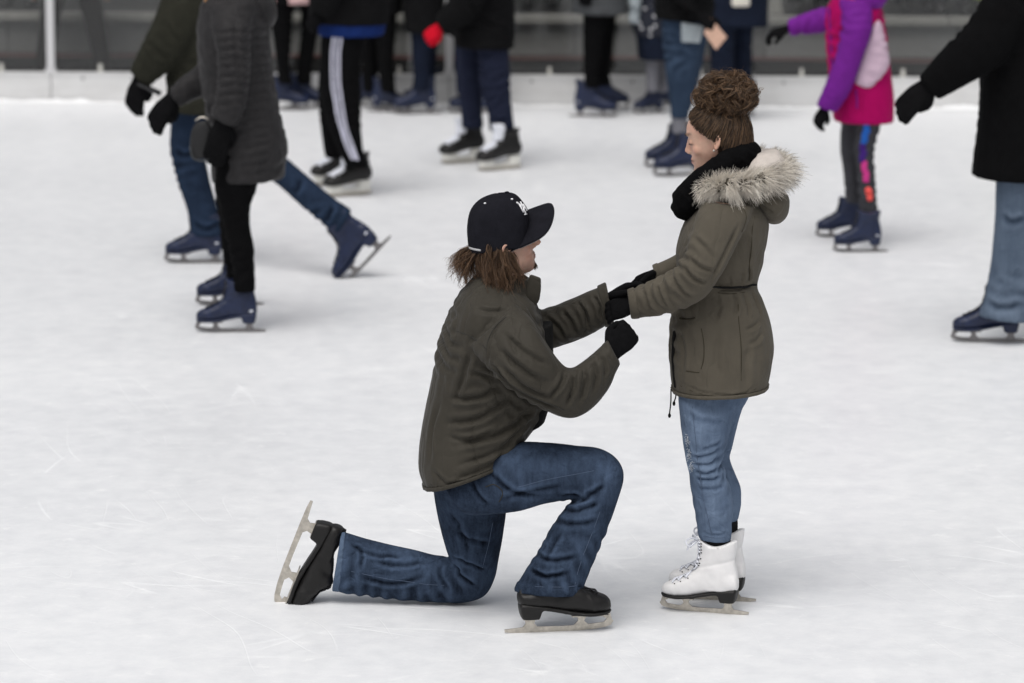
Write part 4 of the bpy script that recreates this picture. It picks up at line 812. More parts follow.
bd = [[tuple(project(np.array([hp(x, y, z)]))[0])+(hp(x, y, z)[1]-Ym,) for x, y, z in ((0.082, a, 0.022), (0.084, a, 0.014), (0.080, a, 0.004))] for a in (-.018, -.009, 0, .009, .018)]
Pb = guide_hair(bd, Ym, 60, 0.0035, 0.0008, 5, 0.8); strands('beard', man, Pb, np.full(len(Pb), 0.0006), hair_cols(Pb, (0.06, 0.035, 0.02), (0.16, 0.10, 0.06)), M_HAIR)

# ------------------------------------------------------------------ the standing woman
M_PARKA = fabric('olive_cotton', lin(82, 77, 68), 0.9, 0.10, 0.30, 800, 10, 0.05, crease=(11, (0, 0.2, 0), (1.0, 1.0, 0.5), 0.007), spec=0.12); M_PARKA_D = fabric('olive_cotton_dark', lin(58, 54, 45), 0.9, 0.10, 0.30, 800, 10)
M_DENIM_W = denim('washed_denim', lin(46, 61, 84), lin(130, 148, 172), 0.40, 0.7); M_SOCK = fabric('black_sock', (0.012, 0.012, 0.013), 0.95, 0.2, 0.5, 500)
M_LINING = fabric('cream_fleece', (0.55, 0.50, 0.46), 0.95, 0.1, 0.6, 300)
Yw = float(G(706, 606)[1]); woman = empty('person', tuple(G(706, 606)), 'standing woman in olive parka with fur-trimmed hood, hair in a curly bun and white skates', 'person')
WT = [(672, 388, 768, 384, 0, .190), (670, 370, 772, 364, 0, .182), (669, 350, 774, 345, 0, .166), (670, 325, 770, 320, 0, .158), (673, 304, 763, 300, 0, .142), (677, 289, 757.5, 286, 0, .132), (677, 272, 762, 266, 0, .142), (676, 252, 766, 245, 0, .158), (680, 233, 769, 226, 0, .175), (689, 215, 766, 208, 0, .182), (702, 200, 755, 194, 0, .145), (712, 190, 744, 184, 0, .085)]
WSN = [(703, 200, 754, 205, -.125, .07), (697, 214, 748, 222, -.165, .075), (690, 234, 736, 246, -.185, .072), (684, 255, 722, 273, -.195, .068), (673, 270, 706, 296, -.185, .064), (655, 280, 684, 308, -.155, .058), (640, 286, 656, 315, -.125, .052), (628, 290, 633, 318, -.10, .048)]
WSF = [(712, 212, 735, 245, .15, .06), (694, 244, 708, 274, .17, .062), (676, 255, 685, 276, .15, .052), (653, 266, 659, 283, .115, .044)]
HOOD = [(742, 190, 776, 182, 0, .12), (752, 201, 788, 195, 0, .14), (758, 211, 789, 207, 0, .12), (764, 219, 786, 217, 0, .08), (770, 224, 780, 223, 0, .03)]
WF = [([(743, 224), (730, 251), (713, 285)], .008, .008), ([(686, 257), (702, 268), (717, 272)], .008, .007), ([(680, 266), (695, 280), (709, 285)], .008, .008), ([(668, 276), (680, 290), (690, 302)], .008, .006), ([(652, 285), (660, 297), (664, 311)], .007, .005), ([(640, 290), (646, 302), (649, 314)], .006, .004),
      ([(690, 235), (705, 248), (716, 262)], .010, .005), ([(716, 290), (738, 289.5), (758, 287)], .006, .010), ([(716, 294), (720, 306), (716, 320)], .008, .006), ([(734, 292), (737, 304), (734, 318)], .008, .006), ([(746, 291), (751, 303), (753, 318)], .007, .006), ([(755, 290), (760, 301), (765, 314)], .007, .006), ([(742, 272), (745, 280), (744, 286)], .006, .005), ([(752, 268), (754, 277), (753, 285)], .006, .005), ([(728, 276), (731, 282), (731, 288)], .006, .004),
      ([(764, 318), (757, 326), (744, 330)], .008, .005), ([(767, 330), (760, 340), (748, 344)], .009, .005), ([(745, 232), (752, 250), (752, 264)], .010, .004), ([(676, 330), (680, 350), (679, 376)], .010, .004), ([(720, 330), (716, 355), (718, 380)], .016, .004), ([(750, 345), (746, 365), (748, 388)], .014, .004), ([(674, 381), (700, 391), (740, 395), (766, 381)], .004, .003)]
parka, PV, PFq = garment('parka', woman, Yw, [WT, WSN, WSF], M_PARKA, 0.0047, 5, [(a, b*0.85, c*1.3) for a, b, c in WF], None, amps=[[.0, .03, .05, .07, .11, .13, .10, .06, .04, .03, .0, .0], [.02, .05, .09, .16, .18, .14, .10, .02], [.0, .12, .12, .02]], cr=(0.011, 120, 0.40)); PN = normals(PV, PFq)
for pts in ([(744, 204), (749, 218), (743, 236)], [(683, 370), (692, 372), (700, 372)], [(674, 384), (700, 394), (740, 398), (766, 384)], [(700, 372), (704, 350), (700, 325)], [(758, 212), (753, 238), (751, 262), (752, 284)], [(737, 298), (741, 340), (742, 388)], [(714, 293), (736, 294), (759, 290.5)]): seam('seam', parka, PV, PFq, pts, M_PARKA_D, 0.0014, 0.0003, PN)
seam('drawcord', parka, PV, PFq, [(712, 288), (725, 289.5), (740, 289), (752, 287.5), (760, 285)], M_JKT_IN, 0.0035, 0.001, PN)
for pts in ([(676, 317), (686, 319), (696, 317)],): seam('pocket_opening', parka, PV, PFq, pts, M_PARKA_D, 0.0030, 0.0, PN)
seam('front_edge', parka, PV, PFq, [(672.5, 330), (670.5, 350), (671, 372), (673, 389)], M_JKT_IN, 0.006, -0.001, PN)
ring_strip('hem', parka, Yw, [(672, 391, 767.5, 387, 0, .190), (671, 387, 769, 383, 0, .192)], M_PARKA, 1.018)
ring_strip('cuff', parka, Yw, [(634, 287.5, 640, 318, -.112, .050), (627, 290, 631, 318.5, -.10, .049)], M_PARKA, 1.03); ring_strip('cuff', parka, Yw, [(658, 263, 664, 282, .125, .047), (652, 265.5, 658, 284, .113, .046)], M_PARKA, 1.03)
s = Shape()
for x0, y0, x1, y1, d in ((671, 389, 669.5, 414, -.02), (676, 393, 674, 402, .03)):
    s.ptube([(x0, y0, d, .0022), ((x0+x1)/2+.6, (y0+y1)/2, d, .0022), (x1, y1, d, .0022)], Yw, 3, 6); s.ellipsoid(tuple(P(x1, y1+1.5, Yw+d)), (.005, .005, .008))
obj('hem_cord', mesh_from(s.verts(), s.f), M_JKT_IN, parka)
hood, HV, HFq = garment('hood', parka, Yw, [HOOD], M_PARKA, 0.006, 5, [([(752, 200), (762, 210), (774, 218)], .009, .008), ([(767, 200), (776, 208), (783, 213)], .008, .006)], (0.004, 14, (1, 1, 1), 31))
# fur trim round the hood opening
LOOP = [(704, 187, -.090), (720, 186, -.135), (742, 183, -.155), (764, 179, -.135), (776, 174, -.075), (780, 169, 0.0), (775, 164, .075), (762, 161, .130), (742, 163, .155), (718, 171, .135), (702, 180, .085)]
loop = catmull(np.array([P(a, b, Yw+c) for a, b, c in LOOP]), 6)
s = Shape(); s.tube([tuple(q)+(.024,) for q in loop], 1, 12); V, Fq, E = remesh(s, 0.006, 3); obj('hood_rim', mesh_from(V, Fq), M_PARKA_D, parka)
s = Shape(); s.strip([(736, 178, 786, 170, 0, .12), (742, 163, 784, 158, 0, .125), (752, 152, 778, 150, 0, .07)], Yw); V, Fq, E = remesh(s, 0.006, 4); V = V; obj('hood_lining', mesh_from(V, Fq), M_LINING, parka)
NF = 16000; tt = RNG.random(NF)*(len(loop)-1); i0 = np.minimum(tt.astype(int), len(loop)-2); fr = (tt-i0)[:, None]; base = loop[i0]*(1-fr)+loop[i0+1]*fr; tan = loop[i0+1]-loop[i0]; tan /= np.linalg.norm(tan, axis=1)[:, None]
cen = loop.mean(0); outw = base-cen; outw[:, 2] = 0; outw /= np.linalg.norm(outw, axis=1)[:, None]+1e-9; upw = np.array([0, 0, 1.0])
clump = np.stack([vnoise(np.stack([tt*2.3, np.full(NF, k*7.1), np.zeros(NF)], 1), 40+k) for k in range(3)], 1)
ph = RNG.random(NF)*2*math.pi; rad = np.cos(ph)[:, None]*outw + np.sin(ph)[:, None]*upw; rad /= np.linalg.norm(rad, axis=1)[:, None]
ln = (0.022+0.026*RNG.random(NF))*(1+0.5*clump[:, 0]); ln *= np.where(np.sin(ph) > 0.3, 0.9, 1.0)
dirn = rad + 0.55*tan*np.where(base[:, 1] < cen[1], 1, -1)[:, None]*0.5 + 0.75*clump + 0.16*RNG.normal(size=(NF, 3)) + 0.35*outw; dirn /= np.linalg.norm(dirn, axis=1)[:, None]
K = 5; t = np.linspace(0, 1, K)[None, :, None]; root = base+rad*0.020
Pm = root[:, None, :]+dirn[:, None, :]*ln[:, None, None]*t + (np.array([0, 0, -1.0])*0.35+0.35*outw[:, None, :]+0.2*clump[:, None, :])*(ln[:, None, None]*t**2)*0.55
dk = np.clip(0.5+0.9*clump[:, 1]+0.35*RNG.normal(size=NF), 0, 1)[:, None, None]; pos = tt/(len(loop)-1); backness = np.clip((base[:, 0]-P(745, 180, Yw)[0])/0.12, 0, 1)[:, None, None]
pale = np.array([0.93, 0.88, 0.80]); mid = np.array([0.55, 0.47, 0.39]); dark = np.array([0.075, 0.062, 0.052]); tip_ = np.clip((t-0.55)/0.4, 0, 1); kk = np.clip((0.22+0.75*backness)*dk*1.5, 0, 1)
cols = (pale*(1-0.35*dk)+mid*0.35*dk)*(1-kk*tip_)+dark*kk*tip_ ; cols = cols*np.ones((NF, K, 1))
strands('fur_trim', parka, Pm, 0.0006+0.0005*RNG.random(NF), cols, M_FUR, 0.25)
# scarf: two loose wraps
s = Shape()
for k, (dz, r0) in enumerate(((0, 1.0), (9, 0.9))):
    lp = [(752, 150+dz*1.1, 0.0, .032), (745, 154+dz, -.055, .034), (727, 163+dz, -.088, .036), (706, 178+dz, -.085, .038), (688, 196+dz*0.8, -.045, .040), (683, 203+dz*0.7, 0.0, .040), (690, 193+dz*0.8, .045, .038), (710, 174+dz, .085, .036), (732, 160+dz, .085, .034), (747, 152+dz, .05, .033), (752, 150+dz*1.1, 0.0, .032)]
    s.ptube([(a, b, c, r*r0) for a, b, c, r in lp], Yw, 4, 14)
V, Fq, E = remesh(s, 0.005, 4); N = normals(V, Fq)
cv = V-P(718, 178, Yw); D = 0.012*(0.5-np.abs(vnoise(np.stack([cv[:, 0]*9+cv[:, 2]*6, cv[:, 1]*9, (cv[:, 2]+0.8*cv[:, 0])*26], 1), 2))); V = smooth(V+N*D[:, None], E, 1); obj('scarf', mesh_from(V, Fq), M_SCARF, woman)
s = Shape(); s.strip([(676, 196, 694, 194, -.01, .07), (675, 208, 694, 205, -.01, .065), (679, 218, 690, 215, -.01, .04)], Yw); V, Fq, E = remesh(s, 0.005, 4); obj('scarf_fold', mesh_from(V, Fq), M_SCARF, woman)
# jeans and socks
WLN = [(679, 365, 758, 365, -.06, .10), (678, 392, 745, 396, -.06, .088), (679, 408, 735, 412, -.07, .084), (682, 435, 728, 439, -.08, .076), (686, 460, 722, 458, -.08, .064), (689, 475, 724, 472, -.08, .062), (691, 490, 730, 487, -.08, .063), (694, 507, 733, 504, -.08, .062), (697, 525, 732, 524, -.08, .053), (699, 539, 731, 541, -.08, .047)]
WLF = [(690, 365, 765, 365, .06, .10), (690, 398, 748, 398, .07, .095), (690, 412, 741, 412, .075, .086), (691, 440, 733, 444, .08, .074), (695, 460, 730, 460, .08, .062), (701, 485, 740, 485, .08, .063), (706, 505, 741, 502, .08, .058), (709, 520, 738, 520, .08, .048)]
LF = [([(689, 457), (706, 456), (723, 450)], .005, .006), ([(689, 464), (706, 465), (722, 459)], .005, .006), ([(691, 471), (707, 473), (723, 467)], .005, .006), ([(692, 478), (708, 480), (726, 475)], .005, .005), ([(700, 450), (712, 447), (726, 441)], .006, .004), ([(696, 488), (712, 489), (728, 484)], .006, .003), ([(700, 532), (714, 535), (730, 533)], .005, .003), ([(728, 455), (736, 452), (741, 450)], .005, .004), ([(680, 410), (700, 420), (728, 422)], .010, .003)]
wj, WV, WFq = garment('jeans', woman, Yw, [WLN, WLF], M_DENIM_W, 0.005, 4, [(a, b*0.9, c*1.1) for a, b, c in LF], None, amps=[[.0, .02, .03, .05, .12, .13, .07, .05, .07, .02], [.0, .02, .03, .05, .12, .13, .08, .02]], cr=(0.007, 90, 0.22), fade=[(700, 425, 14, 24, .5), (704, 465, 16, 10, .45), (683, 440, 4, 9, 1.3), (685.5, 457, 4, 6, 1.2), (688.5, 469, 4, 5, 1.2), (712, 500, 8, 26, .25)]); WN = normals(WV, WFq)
seam('seam', wj, WV, WFq, [(691, 402), (694, 430), (697, 458), (701, 490), (708, 520), (712, 538)], M_THREAD, 0.0013, 0.0003, WN)
seam('seam', wj, WV, WFq, [(700, 536), (712, 537.5), (730, 538)], M_THREAD, 0.0012, 0.0003, WN)
# frayed rips on the front of the near thigh and knee
rp = []; rc = []
for cx, cy, hh in ((683.5, 440, 7), (685.5, 456, 6), (688, 468, 5)):
    for _ in range(60):
        y = cy+RNG.normal()*hh*0.5; i = on_surface(WV, [(cx+RNG.random()*2.5, y)], 3)[0]; b0 = WV[i]+WN[i]*0.0008; d = np.array([RNG.normal()*.004, -.004-.008*RNG.random(), RNG.normal()*.003])
        rp.append([b0, b0+d*0.5+WN[i]*0.002, b0+d+WN[i]*0.0005]); rc.append([[0.62, 0.66, 0.72]]*3)
strands('frayed_rip', wj, np.array(rp), np.full(len(rp), 0.0007), np.array(rc), M_FUR)
s = Shape(); s.strip([(702, 530, 730, 530, -.08, .042), (704, 542, 731, 543, -.08, .038), (705, 552, 730, 553, -.08, .034)], Yw); V, Fq, E = remesh(s, 0.005, 3); obj('sock', mesh_from(V, Fq), M_SOCK, woman)
s = Shape(); s.strip([(710, 512, 737, 512, .08, .042), (712, 524, 738, 525, .08, .038), (713, 536, 737, 537, .08, .034)], Yw); V, Fq, E = remesh(s, 0.005, 3); obj('sock', mesh_from(V, Fq), M_SOCK, woman)
g0 = G(702, 609.5); skate(woman, 'white', (g0[0], Yw-.08, 0), (-0.955, 0.30, 0), (0, 0, 1), 0.90)
g0 = G(709, 596.5); skate(woman, 'white', (g0[0], Yw+.09, 0), (-0.97, 0.24, 0), (0, 0, 1), 0.90)
# hands
gs = hand_shape(P(636, 304, Yw-.10), (-0.93, 0.25, -0.28), (-0.2, -0.85, 0.5), -1, (0.5, 0.5, 0.45, 0.4), 0.2, 0.86, 0.1, 0.03); V, Fq, E = remesh(gs, 0.0042, 3); obj('glove', mesh_from(V, Fq), M_GLOVE, woman)
gs = hand_shape(P(659, 274, Yw+.105), (-0.92, -0.2, -0.34), (0.0, 0.6, 0.8), 1, (0.45, 0.5, 0.5, 0.55), 0.2, 0.86, 0.05, 0.03); V, Fq, E = remesh(gs, 0.0042, 3); obj('glove', mesh_from(V, Fq), M_GLOVE, woman)
# head and hair
WH = head_matrix(P(716, 141, Yw), math.radians(180-10), math.radians(-11), 0, 0.97)
WSKIN = (0.57, 0.36, 0.27)
nk = [tuple(P(728, 195, Yw))+(.055,), tuple(P(728, 178, Yw))+(.050,), tuple(P(724, 160, Yw))+(.050,), tuple(P(720, 148, Yw))+(.046,)]
wbody = body(woman, Yw, [WT, WSN, WSF, WLN, WLF], WH, nk, 0.0040, WSKIN, 0.60, None, 0.93, 0.96, lip=(0.48, 0.16, 0.15), scalp=(0.035, 0.021, 0.013))
def wp(x, y, z): return np.array(WH @ Vector((x, y, z)))
bun_c = np.array(P(726, 95, Yw)); bun_r = np.array([0.088, 0.086, 0.064])
HA, HB = (0.022, 0.013, 0.008), (0.22, 0.130, 0.072)
# scalp hair swept up to the bun
paths = []
for _ in range(5200):
    a = RNG.random()*2*math.pi; ca, sa = math.cos(a), math.sin(a)
    # hairline height by direction: forehead high, temples, over the ear, nape low
    z0 = 0.060+0.118*max(0, ca)**0.7 if ca > 0.0 else 0.060-0.045*(-ca)
    if 0.0 < ca: z0 = 0.106+0.088*ca**1.1
    if -0.22 < ca <= 0.0: z0 = 0.132+(0.045/0.15)*ca
    if ca <= -0.15: z0 = 0.060-0.045*min(1, (-ca-0.15)/0.5)
    up = 0.9*RNG.random()**1.6; z0 = z0+up*0.06
    L = []
    for k in range(10):
        t = k/9; z = z0+(0.222-z0)*t; kz = math.sqrt(max(0.02, 1-((z-0.125)/0.108)**2)) if z > 0.125 else 1-0.12*((0.125-z)/0.08)
        rx = (0.098 if ca > 0 else 0.112)*kz; ry = 0.080*kz; aa = a+(0.75*t if math.sin(a) > 0 else -0.75*t)*(1 if abs(math.sin(a)) > 0.15 else abs(math.sin(a))/0.15)*(1 if ca > -0.7 else 0.2); q = np.array([rx*math.cos(aa)-0.008, ry*math.sin(aa), z])
        q = q*(1+0.012*RNG.random()) if False else q
        L.append(wp(*q)+0)
    L = np.array(L); tgt = bun_c+np.array([0, 0, -0.03])+RNG.normal(size=3)*0.02; t = np.linspace(0, 1, 10)[:, None]; L = L*(1-t**3)+tgt*t**3
    nrm = L-wp(-0.005, 0, 0.12); nrm /= np.linalg.norm(nrm, axis=1)[:, None]; L += nrm*(0.003+0.005*RNG.random()); L += 0.0022*np.sin(t*9+RNG.random()*6)*RNG.normal(size=3)
    paths.append(L)
Pm = np.array(paths); strands('hair', woman, Pm, 0.0006+0.0007*RNG.random(len(Pm)), hair_cols(Pm, HA, HB, 1.0)*0.85, M_HAIR, 0.8)
s = Shape(); s.ellipsoid(bun_c, bun_r*0.80, None, 24, 16); s.strip([(698, 118, 748, 122, 0, .062), (700, 104, 748, 106, 0, .06)], Yw, k=0.9); V, Fq, E = remesh(s, 0.006, 3); V = V+normals(V, Fq)*(0.010*vnoise(V*28, 6))[:, None]
me = mesh_from(V, Fq); color_attr(me, 'Col', np.tile(np.array([0.035, 0.021, 0.013]), (len(V), 1))*(1+0.4*vnoise(V*60, 7))[:, None]); obj('bun_core', me, M_HAIR, woman)
paths = []
for j in range(420):                      # each ringlet is a lock of hairs on one curling path
    q = RNG.normal(size=3); q /= np.linalg.norm(q); w = RNG.normal(size=3); w -= q*np.dot(w, q); w /= np.linalg.norm(w); lump = 0.10*vnoise((q*2.2)[None], 77)[0]
    f = 0.80+0.22*RNG.random()+lump; am = 0.008+0.012*RNG.random(); fq = 0.7+1.1*RNG.random(); ph = RNG.random()*6.28; arc = 0.45+0.7*RNG.random(); fly = RNG.random() < 0.10; fx = 0.22*RNG.random() if fly else 0; u2 = np.cross(q, w); L = []
    for k in range(16):
        t = k/15; b = q*math.cos(arc*t)+w*math.sin(arc*t); p_ = bun_c+b*bun_r*(f+fx*t*t)
        L.append(p_+am*(math.cos(6.28*fq*t+ph)*b+math.sin(6.28*fq*t+ph)*u2))
    L = np.array(L)
    for _ in range(3 if fly else 12):
        paths.append(L+RNG.normal(size=3)*0.0034+np.linspace(0, 1, 16)[:, None]**2*RNG.normal(size=3)*0.0060)
for j in range(260):                      # fine flyaways round the bun and head
    q = RNG.normal(size=3); q[2] = abs(q[2])*0.8; q /= np.linalg.norm(q); w = RNG.normal(size=3); t = np.linspace(0, 1, 16)[:, None]; p0 = bun_c+q*bun_r*0.95
    paths.append(p0+q*0.018*t*RNG.random()+w*0.014*t**1.5+0.004*np.sin(t*9+RNG.random()*6)*RNG.normal(size=3))
Pm = np.array(paths); strands('bun', woman, Pm, np.where(np.arange(len(Pm)) > len(Pm)-261, 0.0003, 0.0004+0.0007*RNG.random(len(Pm))), hair_cols(Pm, HA, HB, 1.15), M_HAIR, 0.6)
fl = []
for j in range(16):
    a = RNG.random()*6.28; b0 = wp(0.07+0.02*RNG.random(), (RNG.random()-0.5)*0.13, 0.15+0.04*RNG.random()); d = np.array([-0.3+0.3*RNG.normal(), 0.5*RNG.normal(), 0.2*RNG.normal()-0.3])*0.03
    t = np.linspace(0, 1, 7)[:, None]; fl.append(b0+d*t+np.array([0, 0, -0.02])*t**2+0.003*np.sin(t*8+a)*RNG.normal(size=3))
Pm = np.array(fl); strands('loose_hair', woman, Pm, np.full(len(Pm), 0.0005), hair_cols(Pm, HA, HB), M_HAIR)
def face_lines(parent, bobj, Hm, mouth=True):
    vb = np.empty(len(bobj.data.vertices)*3); bobj.data.vertices.foreach_get('co', vb); bv_ = BVHTree.FromPolygons(vb.reshape(-1, 3).tolist(), [tuple(p.vertices) for p in bobj.data.polygons])
    def sn(x, y, z, off): loc, nor, _, _ = bv_.find_nearest(Hm @ Vector((x, y, z))); return tuple(loc+nor*off)
    for sg in (-1, 1):
        s = Shape(); s.tube([sn(0.092, sg*y, z, 0.0004)+(r,) for y, z, r in ((0.019, 0.1075, .0008), (0.022, 0.1055, .0016), (0.031, 0.1045, .0018), (0.040, 0.106, .0018), (0.047, 0.1085, .0012))], 3, 6); o = obj('eyelash', mesh_from(s.verts(), s.f), M_LASH, parent)
        s = Shape(); s.tube([sn(0.095, sg*y, z, 0.0002)+(r,) for y, z, r in ((0.012, 0.134, .0020), (0.022, 0.138, .0028), (0.034, 0.141, .0026), (0.044, 0.139, .0020), (0.051, 0.134, .0010))], 3, 6); obj('eyebrow', mesh_from(s.verts(), s.f), M_LASH, parent)
    if mouth:
        s = Shape(); s.tube([sn(0.096, y, z, -0.0003)+(r,) for y, z, r in ((-.027, .0565, .0009), (-.020, .0515, .0013), (-.010, .0490, .0014), (0, .0485, .0014), (.010, .0490, .0014), (.020, .0515, .0013), (.027, .0565, .0009))], 3, 6); obj('mouth_line', mesh_from(s.verts(), s.f), M_LASH, parent)
M_LASH = plain('dark_lash', (0.022, 0.013, 0.010), 0.7)
face_lines(woman, wbody, WH); face_lines(man, man_body, MH)
s = Shape(); e = wp(0.0, 0.085, 0.078); s.ellipsoid(e, (.004, .003, .004)); obj('earring', mesh_from(s.verts(), s.f), M_STEEL, woman)

# ------------------------------------------------------------------ the other skaters
def wool(name, rgb, **k): return fabric(name, rgb, k.pop('rough', 0.9), k.pop('var', 0.15), 0.3, 500, 20, **k)
M_OLIVE = wool('dark_green_wool', lin(42, 42, 36)); M_QUILT = fabric('grey_quilted_nylon', lin(46, 45, 46), 0.45, 0.15, 0.35, 400, 40, 0.02); M_LEGGING = wool('black_jersey', (0.0040, 0.0040, 0.0044)); M_DENIM_A = denim('mid_blue_denim', lin(16, 24, 37), lin(52, 68, 92), 0.40, 0.6)
M_BLUE_SHIRT = wool('royal_blue_cotton', lin(24, 42, 92)); M_DARK_COAT = wool('near_black_coat', lin(20, 20, 21)); M_NAVY_PANT = wool('navy_fleece', lin(34, 38, 54)); M_NAVY_DENIM = denim('dark_navy_denim', lin(13, 16, 26), lin(36, 44, 62), 0.4, 0.5)
M_GREY_COAT = wool('grey_wool', lin(72, 74, 76)); M_LIGHT_DENIM = denim('light_blue_denim', lin(24, 35, 50), lin(66, 82, 104), 0.42, 0.6); M_DENIM_R = denim('pale_grey_denim', lin(54, 66, 82), lin(112, 126, 144), 0.42, 0.6)
M_MAGENTA = fabric('magenta_nylon', lin(158, 10, 84), 0.6, 0.08, 0.25, 500, 20); M_PURPLE = fabric('purple_nylon', lin(104, 34, 128), 0.6, 0.10, 0.25, 500, 20); M_PALE_PANEL = fabric('pale_pink_nylon', lin(196, 172, 188), 0.6, 0.06); M_RED = wool('red_wool', lin(190, 20, 40)); M_PINK = wool('pale_pink_fleece', lin(205, 170, 170))
M_GREY_SOCK = wool('grey_knit', lin(110, 110, 116)); M_PAPER = plain('kraft_paper', lin(196, 160, 140), 0.8); M_PALE_CLOTH = wool('pale_grey_cloth', lin(160, 168, 172)); M_HIVIS = wool('yellow_green_vest', lin(150, 165, 60)); M_CREAM = wool('cream_knit', lin(205, 200, 190)); M_HAIR_B = plain('brown_hair', (0.06, 0.035, 0.02), 0.5, 0, 0.3, 0.3, 90, 0.4); M_BLOND = plain('blond_hair', lin(150, 110, 70), 0.5, 0, 0.3, 0.3, 90, 0.4); M_KNIT_HAT = wool('charcoal_knit', lin(50, 50, 54)); M_STRIPE = wool('white_tape', lin(190, 190, 205))
M_DARK_GREY_PANT = wool('charcoal_ski_pant', lin(62, 62, 66)); M_PHONE = plain('black_phone_glass', (0.01, 0.01, 0.011), 0.15); M_POUCH = plain('dark_grey_leather', (0.016, 0.016, 0.017), 0.5, 0, 0.25)
DEF = Matrix.Identity(4)
class Skater:
    def __init__(s, label, gx, gy, group=None, sc=1.0):
        g = G(gx, gy); s.Y = float(g[1]); s.e = empty('person', tuple(g), label, 'person', group); s.st = []; s.g0 = g
        s.pm = float(np.linalg.norm(P(gx+1, gy, s.Y)-P(gx, gy, s.Y)))      # metres per picture unit here
    def wear(s, name, strips, mat, voxel=0.011, wr=None, folds=(), under=True, p=2.3, label=None, amp=0.10):
        o, V, Fq = garment(name, s.e, s.Y, strips, mat, voxel, 3, folds, wr, None, p, label, amps=[[0.02]+[amp]*(len(st)-2)+[amp*0.6] if len(st) > 2 else 0.0 for st in strips], cr=(0.018, 60, 0.05)); s.V, s.F = V, Fq
        if under: s.st += strips
        return o
    def glove(s, px, py, dy, fdir, back, side, mat=None, size=1.0, curl=(0.5, 0.55, 0.6, 0.65), name='glove', thumb=1.0, cuff=.05):
        gs = hand_shape(P(px, py, s.Y+dy), fdir, back, side, curl, thumb, size, 0.0, cuff, 1.35); V, Fq, E = remesh(gs, 0.006, 4); return obj(name, mesh_from(V, Fq), mat or M_GLOVE, s.e)
    def skate(s, px, py, kind='navy', fwd=(-1, 0, 0), sc=1.0): g = G(px, py); return skate(s.e, kind, (g[0], g[1], 0.0), fwd, (0, 0, 1), sc)
    def top(s, px, py, yaw, hat=None, sc=1.0, neck=None, skin=(0.5, 0.31, 0.23), hair_low=0.07):
        c = P(px, py, s.Y); H = head_matrix(c, yaw, -0.05, 0, sc); n0 = np.array(neck) if neck is not None else c-np.array([0, 0, 0.26*sc])
        nk = [tuple(n0)+(.060*sc,), tuple(c*0.4+n0*0.6+np.array([0, 0, 0.02]))+(.056*sc,), tuple(c-np.array([0, 0, .03]))+(.05*sc,)]
        body(s.e, s.Y, s.st, H, nk, 0.013, skin, 0.72, scalp=(0.05, 0.03, 0.02))
        q = Shape(); q.ellipsoid((-0.012, 0, 0.150), (0.108, 0.086, 0.086), None, 24, 14); q.ellipsoid((-0.045, 0, 0.10), (0.075, 0.080, 0.09), None, 20, 12); q.xform(H); V, Fq, E = remesh(q, 0.010, 3); V = V+normals(V, Fq)*(0.004*vnoise(V*30, 3))[:, None]
        obj('hair' if hat is None else 'knit_hat', mesh_from(V, Fq), hat or M_HAIR_B, s.e)
    def legs_ok(s): pass

# --- man in dark green coat gliding with one leg stretched behind
a = Skater('man in dark green coat and blue jeans gliding with one leg stretched out behind', 195, 263)
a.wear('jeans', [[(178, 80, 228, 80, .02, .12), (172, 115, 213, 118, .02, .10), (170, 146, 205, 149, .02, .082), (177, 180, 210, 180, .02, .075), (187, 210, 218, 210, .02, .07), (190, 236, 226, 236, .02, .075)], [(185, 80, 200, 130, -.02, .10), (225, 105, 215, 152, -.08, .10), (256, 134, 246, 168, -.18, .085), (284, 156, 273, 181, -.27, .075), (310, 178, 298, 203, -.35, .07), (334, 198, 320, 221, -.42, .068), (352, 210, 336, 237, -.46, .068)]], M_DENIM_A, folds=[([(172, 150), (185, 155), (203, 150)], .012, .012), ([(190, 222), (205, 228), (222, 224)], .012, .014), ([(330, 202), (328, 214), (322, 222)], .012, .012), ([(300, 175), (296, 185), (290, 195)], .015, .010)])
a.wear('coat', [[(168, 110, 230, 113, 0, .19), (166, 70, 231, 72, 0, .19), (165, 30, 233, 32, 0, .19), (171, -5, 236, 0, 0, .21), (180, -28, 227, -25, 0, .17), (193, -42, 216, -40, 0, .08)], [(165, -12, 204, 14, -.12, .09), (154, 18, 192, 42, -.17, .085), (142, 43, 177, 63, -.17, .078), (129, 71, 149, 87, -.15, .058)]], M_OLIVE, folds=[([(165, 20), (172, 35), (185, 45)], .015, .012), ([(150, 45), (160, 55), (172, 60)], .014, .012)])
a.glove(141, 78, -.15, (-0.30, 0.05, -0.95), (-0.35, -0.92, 0.1), 1, size=1.25, curl=(.30, .3, .32, .35))
gl = Shape(); c0, c1 = P(138, 83, a.Y-.17), P(161, 94, a.Y-.17); ax = (c1-c0)/np.linalg.norm(c1-c0); u3 = np.array([0, 1, 0.0]); v3 = np.cross(ax, u3)
R_ = Matrix(((ax[0], u3[0], v3[0], c0[0]), (ax[1], u3[1], v3[1], c0[1]), (ax[2], u3[2], v3[2], c0[2]), (0, 0, 0, 1))); gl.box((0, -0.035, -0.009), (float(np.linalg.norm(c1-c0)), 0.035, 0.009), R_); ph = obj('phone', mesh_from(gl.verts(), gl.f, False), M_PHONE); tag(ph, 'thin black phone held edge-on in the black glove of the green-coated man', 'phone')
bv = ph.modifiers.new('b', 'BEVEL'); bv.width = 0.004; bv.segments = 2
a.skate(196, 263, 'navy', (-1, 0.02, 0), 1.02)
kb = P(360, 257, a.Y-.47); skate(a.e, 'navy', kb, (-0.68, 0, -0.73), (-0.73, 0, 0.68), 1.05, (0, 0, -0.045))
a.top(200, -75, math.pi, M_KNIT_HAT)

